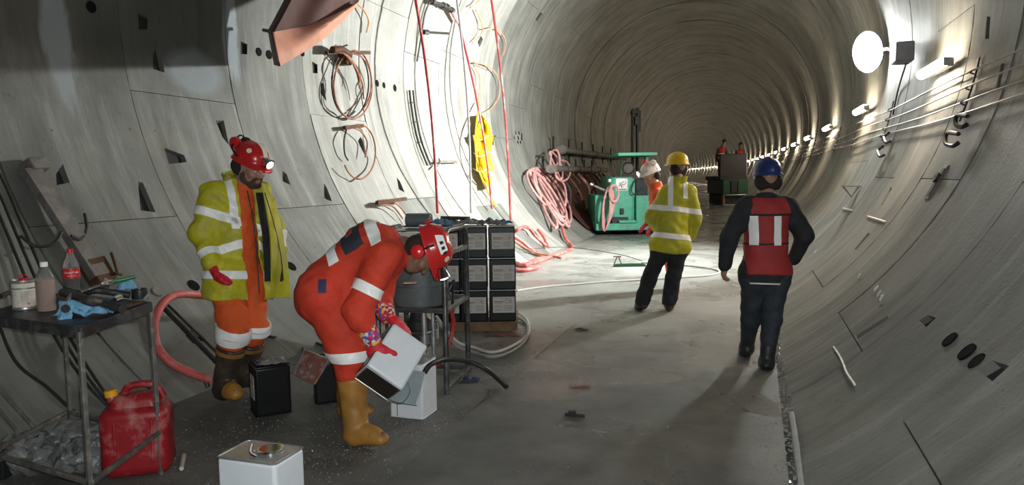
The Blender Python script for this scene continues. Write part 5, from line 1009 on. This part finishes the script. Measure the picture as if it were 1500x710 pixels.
# orange tarpaulin: a folded membrane hung from the crown
t = thing('tarpaulin', 'orange tarpaulin folded and hanging from the crown, its underside dark', 'tarpaulin', WP(460, 30, .6))
def tarp_face(u, v):
    a = Vector((400, 47)).lerp(Vector((524, 4)), u); b = Vector((410, 97)).lerp(Vector((522, 8)), u**.8); bow = math.sin(u*math.pi)*10
    x, y = a.x+(b.x-a.x)*v, a.y+(b.y-a.y)*v+bow*v+8*math.sin(u*math.pi)*(1-v); d = 6.9+2.3*u+.10*math.sin(u*6+v*3)-.18*math.sin(v*math.pi)
    return P(x, y, d)
MB().sheet(tarp_face, 26, 8, .012).build('hanging_fold', 'orange_tarp', t)
def tarp_top(u, v):
    a = Vector((398, 46)).lerp(Vector((524, 4)), u); b = Vector((455, -60)).lerp(Vector((560, -60)), u)
    x, y = a.x+(b.x-a.x)*v, a.y+(b.y-a.y)*v+8*math.sin(u*math.pi)*(1-v); d = 6.95+2.3*u+1.3*v*(1-u*.5)+.1*math.sin(u*9)
    return P(x, y, d)
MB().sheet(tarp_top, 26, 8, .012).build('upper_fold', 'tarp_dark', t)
def tarp_edge(u, v): a = Vector((398, 46)).lerp(Vector((393, 45)), v); b = Vector((410, 97)).lerp(Vector((402, 95)), v); return P(a.x+(b.x-a.x)*u, a.y+(b.y-a.y)*u, 6.88+1.65*v)
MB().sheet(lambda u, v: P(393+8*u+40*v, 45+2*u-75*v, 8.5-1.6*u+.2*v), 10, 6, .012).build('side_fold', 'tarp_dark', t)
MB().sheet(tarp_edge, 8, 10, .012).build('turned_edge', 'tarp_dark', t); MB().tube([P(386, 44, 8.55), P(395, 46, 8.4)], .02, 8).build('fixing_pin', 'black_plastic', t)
# yellow sheet and hose
t = thing('yellow_sheet', 'crumpled yellow plastic sheet tied to the wall', 'plastic sheet', WP(710, 230, .1))
def ysheet(w0, w1, y0_, y1_, x0_, sd):
    def fn(u, v):
        y = y0_+(y1_-y0_)*u; w_ = (w0+(w1-w0)*u)*(1+.18*math.sin(u*5+sd)); x = x0_+2*math.sin(u*4+sd)+u*6+(v-.5)*w_
        return WP(x, y, .17+.05*math.sin(v*7+u*3+sd)+.03*math.sin(v*13-u*5))
    return fn
MB().sheet(ysheet(3, 30, 168, 206, 704, 0), 12, 10, .008).build('sheet_fold', 'yellow_sheet', t); MB().sheet(ysheet(26, 24, 198, 250, 706, 2), 14, 10, .008).build('sheet_fold', 'yellow_sheet', t); MB().sheet(ysheet(22, 4, 240, 274, 709, 4), 12, 8, .008).build('sheet_fold', 'yellow_sheet', t)
for y in (200, 224, 247): MB().tube(spline([WP(694, y, .2), WP(704, y+5, .3), WP(718, y-3, .22)], 5), .008, 6).build('tie_wire', 'white_hose', t)
tag(MB().tube(spline([WP(702, 150, .12), WP(697, 190, .32), WP(697, 220, .34), WP(702, 250, .28), WP(712, 275, .12), WP(726, 302, .1)], 6), .02, 8).build('yellow_hose', 'yellow_sheet'), 'thin yellow hose running down beside the yellow sheet', 'hose')
t = thing('wall_hooks', 'small rusty bracket with hooks right of the yellow sheet', 'bracket', WP(718, 200)); MB().tube([WP(709, 199, .1), WP(726, 199, .1)], .015, 6).build('bar', 'rusty', t)
for x in (715, 719, 723): MB().tube([WP(x, 199, .1), WP(x-1, 212, .12)], .012, 6).build('hook', 'rusty', t)
# painted ring mark with core holes
mb = MB(); th0, s_0 = WT(758, 196)
for k in range(24): a = 2*math.pi*k/24; b = 2*math.pi*(k+1)/24; mb.beam(WP(760+6.2*math.cos(a), 200+13*math.sin(a), .004), WP(760+6.2*math.cos(b), 200+13*math.sin(b), .004), .02, .006, cyln(th0))
tag(mb.build('core_mark', 'pipe_grey', wall), None, None)
for (x, y) in ((755, 194), (760, 194.5), (764, 198), (753.5, 202), (759, 202), (764, 203), (758.5, 209), (762.5, 209)): MB().lathe([(.06, -.01), (.055, .003), (.001, .004)], WP(x, y), cyln(th0), 12).build('core_hole', 'socket_dark', wall)
# ------------------------------------------------------------------ red hoses on the wall further in
def hose_loops(name, label, ells, m, tail, r, off=.12, cat='hose'):
    t = thing(name, label, cat, WP(*tail[-1], .05) if tail else WP(*ells[0][0], .05))
    for i, e in enumerate(ells): MB().tube(spline([WP(x, y, off+.05*math.sin(k*.9+i)) for k, (x, y) in enumerate(e)], 5), r, 8).build('hose_loop', m, t)
    return t
def slant(x0, y0, x1, y1, w, j=0.):                                 # long loop hanging from (x0,y0) to (x1,y1)
    out = []
    for k in range(15):
        a = 2*math.pi*k/14; u = .5-.5*math.cos(a); s_ = math.sin(a)*w*(1-.25*u); out.append((x0+(x1-x0)*u+s_+6*math.sin(u*3.1+j)*.5, y0+(y1-y0)*u-s_*.25))
    return out
hose_loops('hose_coil', 'big coil of pale red hose hung on the wall left of the green rig', [slant(780, 250, 824, 330, 9), slant(777, 247, 829, 324, 13, 1), slant(783, 247, 818, 334, 8, 2), slant(786, 248, 828, 318, 14, 3), slant(777, 250, 813, 312, 10, 4), slant(790, 252, 830, 332, 6, 5), slant(784, 246, 832, 326, 16, 6), slant(774, 249, 808, 298, 7, 7)], 'pale_pink_hose', None, .034)
hose_loops('hose_coil', 'smaller pale red hose coil hooked on the pipe end', [ell(813, 236, 7, 17), ell(824, 250, 11, 15), slant(806, 222, 822, 262, 5), [(818, 262), (826, 270), (829, 285), (828, 300)]], 'pale_pink_hose', None, .03, .45)
def fhose(label, pts, m, r=.035, name='floor_hose'): tag(MB().tube(spline(pts, 7), r, 8).build(name, m), label, 'hose')
fhose('pink hose dropping from the big coil and running along the floor edge', [WP(824, 334, .1), WP(828, 348, .08), WP(836, 358, .06), G(838, 366)+jz*.04, G(826, 372)+jz*.04, G(806, 379)+jz*.04, G(785, 387)+jz*.04, G(760, 391)+jz*.04], 'pink_hose')
fhose('pink hose bending at the foot of the wall behind the can stack', [WP(750, 344, .1), WP(765, 354, .1), WP(780, 366, .08), WP(800, 377, .05), G(802, 380)+jz*.04, G(786, 386)+jz*.08, G(770, 392)+jz*.04, G(756, 388)+jz*.04], 'pink_hose')
fhose('short red hose stub on the wall above the pink hoses', [WP(788, 336, .08), WP(797, 348, .08), WP(803, 362, .08)], 'pink_hose', .032)
fhose('red hose end lying on the floor right of the can stack', [G(735, 399)+jz*.04, G(765, 399)+jz*.04, G(780, 397)+jz*.04, G(791, 394)+jz*.05], 'pink_hose')
fhose('rusty cable bundle lying with the pink hoses', [WP(752, 352, .1), WP(775, 366, .08), G(798, 378)+jz*.07, G(822, 379)+jz*.02], 'rust_cable', .02)
fhose('pink hose coming off the wall beside the can stack', [WP(757, 337, .1), WP(768, 332, .1), WP(776, 335, .1), WP(784, 345, .1), WP(800, 360, .06)], 'pink_hose', .035)
# ------------------------------------------------------------------ pipes slung along the left wall
mat('pipe_dark', (.10, .085, .075), .75, var=.35, bump=.3, dirt=(.20, .18, .165), damt=.6)
def pipe_run(label, px, off, ln, r, th_off=0.):
    th, s = WT(*px, RT-off); c = cyl(th, s, RT-off); t = thing('slung_pipe', label, 'pipe', c)
    MB().tube([cyl(th, s+ln*k/8, RT-off) for k in range(9)], r, 14).build('pipe', 'pipe_dark', t)
    MB().tube([cyl(th, s+.05, RT-off), cyl(th, s+.18, RT-off)], r*1.5, 14).tube([cyl(th, s-.1, RT-off), cyl(th, s+.02, RT-off)], r*1.25, 14).build('end_coupling', 'pipe_grey', t)
    for k in range(1, 5): q_ = s+ln*k/5; MB().tube([cyl(th, q_, RT-off), cyl(th, q_+.05, RT-off)], r*1.25, 12).build('pipe_clamp', 'steel_dark', t)
    for k in range(6): q_ = s+.6+ln*k/6.2; MB().box(cyl(th, q_, RT-.06)+jz*.12, (.05, .07, .8)).tube([cyl(th, q_, RT-.06), cyl(th, q_, RT-off)], .02, 6).build('hanger_bar', 'rig_dark', t)
pipe_run('upper of two grey pipes slung along the left wall', (822, 219), .45, 13, .085); pipe_run('lower of two grey pipes slung along the left wall', (806, 247), .45, 8.5, .085)
thp = WT(806, 247, RT-.45)[0]; sp_ = WT(806, 247, RT-.45)[1]
for k in range(9):
    q_ = sp_+1.0+.85*k; e_ = -139+5*math.sin(k*2.1)
    tag(MB().tube(spline([cyl(thp+1.5, q_, RT-.36), cyl((thp+e_)/2+2, q_+.12*math.sin(k*3), RT-.42), cyl(e_, q_+.25*math.sin(k), RT-.16)], 6), .04, 7).build('hanging_cable', 'rusty' if k % 3 else 'pale_pink_hose' if k == 3 else 'rig_dark'), ['first', 'second', 'third', 'fourth', 'fifth', 'sixth', 'seventh', 'eighth', 'ninth'][k]+' cable hanging under the slung pipes counted from the hose coil', 'cable', 'cables hanging under the pipes')
t = thing('dark_sheet', 'dark sheet hanging under the slung pipes behind the rig', 'sheet', WP(860, 330, .1)); MB().sheet(lambda u, v: cyl(thp+1+(27+3*math.sin(u*5))*v, sp_+.8+7.5*u, RT-.07-.03*math.sin(u*21+v*4)), 30, 8, .012).build('sheet_cloth', 'tarp_dark', t)
MB().tube([cyl(thp+1, sp_+.8+7.5*k/6, RT-.08) for k in range(7)], .03, 8).build('sheet_rail', 'rig_dark', t)
# ------------------------------------------------------------------ green drilling rig
Zr = 19.6; k_ = PX(Zr); rx, rf = _r0, _f0
g0 = G(909, 343); g0.z = 0
def rp(px, py, d=0.): p = P(px, py, Zr); return p+rf*d
t = thing('drilling_rig', 'green drilling rig with tall dark mast and canopy by the left wall', 'drilling rig', g0)
def rbox(name, x0, y0, x1, y1, d0, d1, m, par=None, bevel=.02):
    a, b = rp(x0, y0), rp(x1, y1); c = (a+b)/2+rf*(d0+d1)/2; return MB().box(c, (abs((b-a).dot(rx)), d1-d0, abs(a.z-b.z)), rx, rf).build(name, m, par or t, bevel=bevel)
eng = rbox('engine_cover', 893, 258, 932, 330, 0, 2.2, 'rig_green', bevel=.12)
rbox('cover_window', 898, 256.5, 929, 261.5, -.02, .2, 'rig_dark', eng, .02); rbox('side_locker', 872, 286, 895, 333, .1, 2, 'rig_green'); rbox('side_locker', 931, 286, 962, 334, -.05, 1.6, 'rig_green')
rbox('control_panel', 932, 262, 950, 286, .1, .5, 'rig_dark'); rbox('chassis', 872, 327, 962, 336, -.15, 3, 'rig_green'); rbox('lower_step', 895, 318, 920, 328, -.1, .1, 'rig_dark'); rbox('foot_plate', 905, 322, 930, 326, -.2, 0, 'rig_green')
rbox('panel_recess', 908, 305, 914, 314, -.01, .05, 'rig_dark', eng); rbox('track', 876, 333, 898, 346, .2, 3.2, 'rig_dark', bevel=.1); rbox('track', 934, 333, 960, 346, .2, 3.2, 'rig_dark', bevel=.1); rbox('belly', 872, 335, 962, 340, .3, 3, 'rig_dark')
sg = rbox('sign_board', 902, 261.5, 919, 279, -.04, -.015, 'sign_white', bevel=.004)
mb = MB()
for pts in (((906, 273), (910, 268), (914, 265)), ((907, 267), (911, 275)), ((909, 271), (915, 270), (917, 266))):
    for a, b in zip(pts, pts[1:]): mb.beam(rp(*a, -.045), rp(*b, -.045), .02, .008, rf)
mb.build('sign_drawing', 'ink', sg); rbox('sign_red_line', 903, 276.5, 918, 278, -.046, -.04, 'ink_red', sg, 0)
for x in (886, 893.5, 944): rbox('lamp_square', x-2.5, 287, x+2.5, 291, -.08, .1, 'sign_white') if x != 893.5 else rbox('lamp_square', 891, 262, 895, 267, -.05, .1, 'sign_white')
for x, y0_, y1_ in ((937, 154, 250), (944, 152, 250)): rbox('mast_rail', x-2.3, y0_, x+2.3, y1_, 1.0, 1.25, 'rig_dark')
rbox('mast_head', 934.5, 156, 947, 162, .95, 1.3, 'rig_dark'); rbox('rotary_head', 938, 166, 944, 180, .85, 1.05, 'rig_dark')
mb = MB()
for k in range(8): mb.box(rp(947.5, 158+k*4.2, 1.1), (.05, .1, .06), rx, rf)
mb.build('mast_chain', 'rig_dark', t)
rbox('canopy', 903, 224, 960, 228, -.3, 1.8, 'rig_green', bevel=.015); rbox('canopy_post', 957, 226, 963, 290, 1.2, 1.4, 'rig_green'); rbox('canopy_post', 920, 227, 923, 262, 1.4, 1.5, 'rig_green')
MB().lathe([(.02, -.1), (.16, -.08), (.17, .0), (.15, .03), (.13, .01), (.001, .01)], rp(924, 246, .4), -rf, 18).build('gauge_drum', 'steel_dark', t)
MB().tube(spline([rp(931, 262, -.05), rp(926, 270, -.12), rp(924, 280, -.12), rp(929, 284, -.12), rp(940, 276, -.1)], 5), .02, 6).build('control_cable', 'black_cable', t)
MB().tube([rp(870, 272, -.1), rp(886, 279, -.05)], .03, 8).lathe([(.03, 0), (.05, .03), (.05, .1), (.001, .1)], rp(869, 271.5, -.1), (rp(869, 271)-rp(886, 279)), 10).build('lever_arm', 'galv', t)
t2 = thing('rig_hose', 'pale red hose coiled in a figure eight on the front of the rig', 'hose', rp(890, 330, -.2))
for k in range(5):
    cx, w_ = 893-k*1.1, 7.5-k*.6; pts = [rp(cx+w_*math.sin(2*math.pi*i/16)+(1-math.cos(2*math.pi*i/16))*-2.5, 272+k*1.6+(27+k*.6)*(1-math.cos(2*math.pi*i/16)), -.16-.03*k+.03*math.sin(i)) for i in range(16)]
    MB().tube(pts, .024, 7, closed=True).build('hose_turn', 'pale_pink_hose', t2)
for k in range(2): MB().tube([rp(897+k*.5+6.5*math.sin(2*math.pi*i/14), 282+k*1.5+12*math.cos(2*math.pi*i/14), -.3) for i in range(14)], .024, 7, closed=True).build('hose_turn', 'pale_pink_hose', t2)
# ------------------------------------------------------------------ works train far down the tunnel with two workers on it
Zf = 37.; 
def fp(px, py, d=0.): return P(px, py, Zf)+rf*d
t = thing('works_vehicle', 'dark green works vehicle with tall platform far down the tunnel', 'vehicle', G(1076, 301))
def fbox(name, x0, y0, x1, y1, d0, d1, m, bevel=.03):
    a, b = fp(x0, y0), fp(x1, y1); c = (a+b)/2+rf*(d0+d1)/2; return MB().box(c, (abs((b-a).dot(rx)), d1-d0, abs(a.z-b.z)), rx, rf).build(name, m, t, bevel=bevel)
fbox('front_panel', 1059, 263, 1096, 284, 0, 3, 'dark_green'); fbox('centre_panel', 1070, 264, 1080, 283, -.06, 0, 'rig_dark'); fbox('side_panel', 1080, 264, 1087, 283, -.08, .02, 'dark_green')
fbox('platform_screen', 1057, 225, 1097, 263, .3, .5, 'rig_dark'); fbox('platform_deck', 1056, 258, 1097, 263, .2, 3, 'rig_dark'); fbox('under_frame', 1062, 285, 1090, 299, .1, 3, 'rig_dark')
for x in (1060.5, 1091.5): fbox('timber_post', x-2, 285, x+2, 301, 0, .2, 'wood')
fbox('bumper_rail', 1060, 299, 1092, 300.5, -.1, 0, 'galv'); fbox('guard_post', 1096, 224, 1097.5, 262, .3, .4, 'sign_white'); fbox('buffer_beam', 1062, 284.5, 1092, 286, -.12, 0, 'galv'); fbox('wheel_guard', 1062, 296, 1092, 303.5, .3, 2.8, 'rig_dark')
for px_, lb, hd, sc in ((1056, 'left worker in red vest with white bands standing on the far vehicle', (1061, 207), 1), (1078, 'right worker in red vest and black helmet standing on the far vehicle', (1085, 211), 0)):
    hx, hy = hd; z_ = Zf+.7; c = lambda x, y, d=0.: P(x, y, z_)+rf*d; bx0 = hx-(4 if sc else 1)
    j = Rig(fdir(.3, -1), shR=c(bx0+5.2, hy+11), shL=c(bx0-5.2, hy+11), chest=c(bx0, hy+14), neck=c(bx0+1, hy+7), elbR=c(bx0+7, hy+20), wrR=c(bx0+5, hy+28, .25), elbL=c(bx0-7, hy+20), wrL=c(bx0-5, hy+28, .25), hipR=c(bx0+2.6, hy+31), hipL=c(bx0-2.6, hy+31), kneeR=c(bx0+3, hy+42), ankR=c(bx0+3, hy+50), toeR=c(bx0+3, hy+51, .15), kneeL=c(bx0-3, hy+42), ankL=c(bx0-3, hy+50), toeL=c(bx0-3, hy+51, .15))
    root = thing('person', lb, 'person', c(bx0, hy+52.5)); H = c(hx, hy+2); body(root, j, H, fdir(.3, -1), Vector((0, 0, 1)), 'skin_dark', vox=.022); hat(root, H, fdir(.3, -1), Vector((0, 0, 1)), 'black_plastic')
    soft('work_clothes', torso(j, .15, .155, .085, 1.3)+legs(j, .1, .08, .07), 'dark_cloth', root, .025, .04, [(j.neck, j.up)]); vt = soft('vest', torso(j, .165, .175, .1, 1.25, arms=''), 'red_vest', root, .025, .04, [(j.neck-j.up*.02, j.up), ((j.hipR+j.hipL)/2+j.up*.10, -j.up)])
    if sc:
        for f_ in (.25, .42): strip('reflective_band', vt, band((j.hipR+j.hipL)/2+j.up*f_, j.up, .06), None, 'tape', vt, .012)
# ------------------------------------------------------------------ right wall fittings
mat('wire_grey', (.35, .34, .33), .5, .3)
lbw = ['uppermost', 'second', 'third', 'lowest']
for k, py in enumerate((78, 103, 127, 146)):
    th, s = WT(1496, py); pts = [cyl(th+.25*math.sin(q_*.9+k), q_, RT-.05) for q_ in [s-4+i*1.2 for i in range(64)]]
    tag(MB().tube(pts, .009, 5, caps=False).build('wall_cable', 'wire_grey'), lbw[k]+' of four cables strung along the right wall', 'cable', 'cables along the right wall')
th1 = WT(1496, 78)[0]; th4 = WT(1496, 146)[0]
for k, q_ in enumerate((WT(1428, 125)[1], WT(1303, 180)[1], WT(1252, 205)[1], WT(1225, 215)[1], WT(1205, 222)[1])):
    t = thing('cable_bracket', ['dark cable bracket holding the four wires near the picture edge', 'dark cable bracket below the floodlight', 'third cable bracket along the right wall', 'fourth cable bracket along the right wall', 'fifth cable bracket along the right wall'][k], 'bracket', cyl(th4, q_, RT))
    MB().tube([cyl(th4-1+(th1-th4+3)*i/6, q_, RT-.02) for i in range(7)], .009, 6).build('strap', 'steel_dark', t)
    for a in (78, 103, 127, 146): th = WT(1496, a)[0]; MB().tube(spline([cyl(th+.5, q_, RT-.02), cyl(th-.1, q_, RT-.07), cyl(th-.3, q_, RT-.03)], 4), .007, 6).build('hook', 'steel_dark', t)
for k, (px, py, s_) in enumerate(((1408, 178, 1), (1394, 205, 1.1), (1299, 204, .8), (1290, 224, .8))):
    pts = [(px+9*s_, py-8*s_), (px-6*s_, py-9*s_), (px-8*s_, py+4*s_), (px+1*s_, py+8*s_), (px+10*s_, py+3*s_)] if k < 2 else [(px+4*s_, py-12*s_), (px-5*s_, py-4*s_), (px-2*s_, py+6*s_), (px+6*s_, py+4*s_)]
    tag(MB().tube(spline([WP(x, y, .07+.03*math.sin(i)) for i, (x, y) in enumerate(pts)], 5), .02, 8).build('hanger_hook', 'black_plastic'), ['upper large black hook on the right wall', 'lower large black hook on the right wall', 'upper small black hook below the floodlight', 'lower small black hook below the floodlight'][k], 'hook', 'black hooks on the right wall')
t = thing('socket_box', 'dark open junction box set in the right wall below the hooks', 'junction box', WP(1374, 268)); th, s = WT(1374, 268); n_ = cyln(th); tv = (cyl(th+1, s)-cyl(th, s)).normalized(); lv = tv.cross(n_)
MB().box(cyl(th, s, RT-.004), (.36, .16, .03), tv, lv, n_).build('box_frame', 'pipe_grey', t, bevel=.01); MB().box(cyl(th, s, RT-.01), (.28, .11, .03), tv, lv, n_).build('box_opening', 'rig_dark', t); MB().lathe([(.05, 0), (.05, .03), (.03, .03), (.001, .01)], cyl(th+.6, s, RT-.02), n_, 16).build('cable_gland', 'steel_dark', t)
t = thing('triangular_bracket', 'pale triangular steel bracket low on the right wall', 'bracket', WP(1248, 275)); a, b, c = WP(1234, 272, .30), WP(1258, 273, .03), WP(1247, 288, .03)
MB().beam(a, b, .09, .012).build('shelf_plate', 'galv', t); MB().tube([a, c], .014, 6).build('brace', 'galv', t); MB().tube([b, c], .014, 6).build('back_bar', 'galv', t)
for k, (a, b) in enumerate((((1271, 317), (1297, 325)), ((1234, 305), (1249, 308)))): tag(MB().beam(WP(*a, .012), WP(*b, .012), .02, .02).build('packer_strip', 'tin_paper'), ['longer pale strip stuck to the right wall behind the walking man', 'shorter pale strip stuck to the right wall below the bracket'][k], 'strip')
for k, (x, y) in enumerate(((1259, 405), (1284, 422), (1288, 430), (1292, 436), (1195, 368))): tag(rag('grout_fleck', WP(x, y, .012), (.06, .04), 'white_print', None, .02, k+1., X=tv, Z=n_, n=6), ['topmost white grout splash of the cluster on the lower right wall', 'second white grout splash of the cluster on the right wall', 'third white grout splash of the cluster on the right wall', 'lowest white grout splash of the cluster on the right wall', 'lone white grout splash beside the walking man'][k], 'splash', 'grout splashes on the right wall')
tag(MB().tube(spline([WP(1221, 508, .006), WP(1232, 525, .006), WP(1240, 545, .006), WP(1252, 563, .006)], 5), .009, 5).build('grout_run', 'white_print'), 'thin white grout run down the lower right wall', 'splash')
# hose in the gutter, scraps on the floor
tag(MB().tube(spline([bend(.23, 2.6+i*.35, -.01+.02*math.sin(i*1.3)) for i in range(8)], 5), .02, 8).build('gutter_hose', 'grey_cable'), 'grey hose lying in the gutter beside the right wall', 'hose')
tag(rag('dark_rag', G(852, 484)+jz*.008, (.14, .06), 'rig_dark', None, .03, 2.), 'small black rag on the floor left of the yellow-jacketed worker', 'cloth')
tag(MB().box(G(842, 610)+jz*.01, (.14, .02, .02), _r0*.9-_f0*.3).box(G(838, 608)+jz*.02, (.05, .03, .02), _r0).build('wood_scrap', 'rig_dark'), 'dark splinter of wood lying on the middle of the floor', 'scrap')
tag(rag('red_scrap', G(850, 567)+jz*.004, (.16, .05), 'lid_brown', None, .012, 4.), 'flat reddish scrap on the wet floor', 'scrap'); tag(rag('blue_scrap', G(690, 558)+jz*.008, (.13, .09), 'navy_patch', None, .04, 6.), 'small dark blue rag at the foot of the pump frame', 'cloth')
tag(MB().tube([G(270, 670)+jz*.015, G(266, 690)+jz*.015], .012, 7).build('short_stick', 'tin_paper'), 'short pale stick on the floor right of the jerrycan', 'stick')
# gravel and grit: too many to count
rs = random.Random(11); mb = MB()
def stone(p, r):
    vv = [p+Vector((math.cos(a)*r*rs.uniform(.6, 1.2), math.sin(a)*r*rs.uniform(.6, 1.2), 0)) for a in (0, 1.26, 2.5, 3.8, 5.0)]+[p+Vector((rs.uniform(-.4, .4)*r, rs.uniform(-.4, .4)*r, r*rs.uniform(.5, 1)))]
    mb.add(vv, [(0, 1, 5), (1, 2, 5), (2, 3, 5), (3, 4, 5), (4, 0, 5)])
for cx, cy, sx, sy, n in ((700, 600, 90, 45, 1500), (900, 560, 140, 50, 900), (1150, 640, 35, 70, 2200), (1000, 470, 80, 25, 700), (960, 520, 90, 30, 900), (820, 470, 120, 30, 500), (560, 640, 150, 50, 900), (380, 650, 120, 40, 500), (760, 640, 300, 60, 1200), (1000, 430, 60, 10, 300)):
    for _ in range(n):
        px, py = rs.gauss(cx, sx), rs.gauss(cy, sy)
        if py < 300: continue
        p = G(px, py)
        if -3.8 < p.x < .16 and p.y < 20: p.z = -.006 if p.x > -1.83 else 0; stone(p, rs.uniform(.0025, .006)*(1.3 if px > 1090 else 1)*(1.7 if rs.random() < .05 else 1))
for _ in range(1500):
    s_ = rs.uniform(2, 12); p = bend(.17+rs.gauss(.03, .03), s_, -.02); stone(p, rs.uniform(.004, .015))
go = mb.build('gravel', 'stone', smooth=False, fix=False); tag(go, 'grey gravel and grit scattered over the wet floor', 'gravel', kind='stuff')
import OpenImageIO as oiio,sys
b=oiio.ImageBuf('/workdir/render_main.png');s=b.spec();k=s.width/1500
import numpy as np
a=b.get_pixels(oiio.UINT8)
for x,y in [(130,200),(60,60),(260,180),(400,320),(520,250),(650,200),(760,100),(800,300),(950,100),(1050,60),(1400,400),(1440,250),(1400,620),(900,620),(700,670),(1050,560),(850,440),(300,640),(460,410),(340,330),(380,690)]:
    X,Y=int(x*k),int(y*k); print((x,y),a[max(0,Y-4):Y+5,max(0,X-4):X+5,:3].reshape(-1,3).mean(0).astype(int))
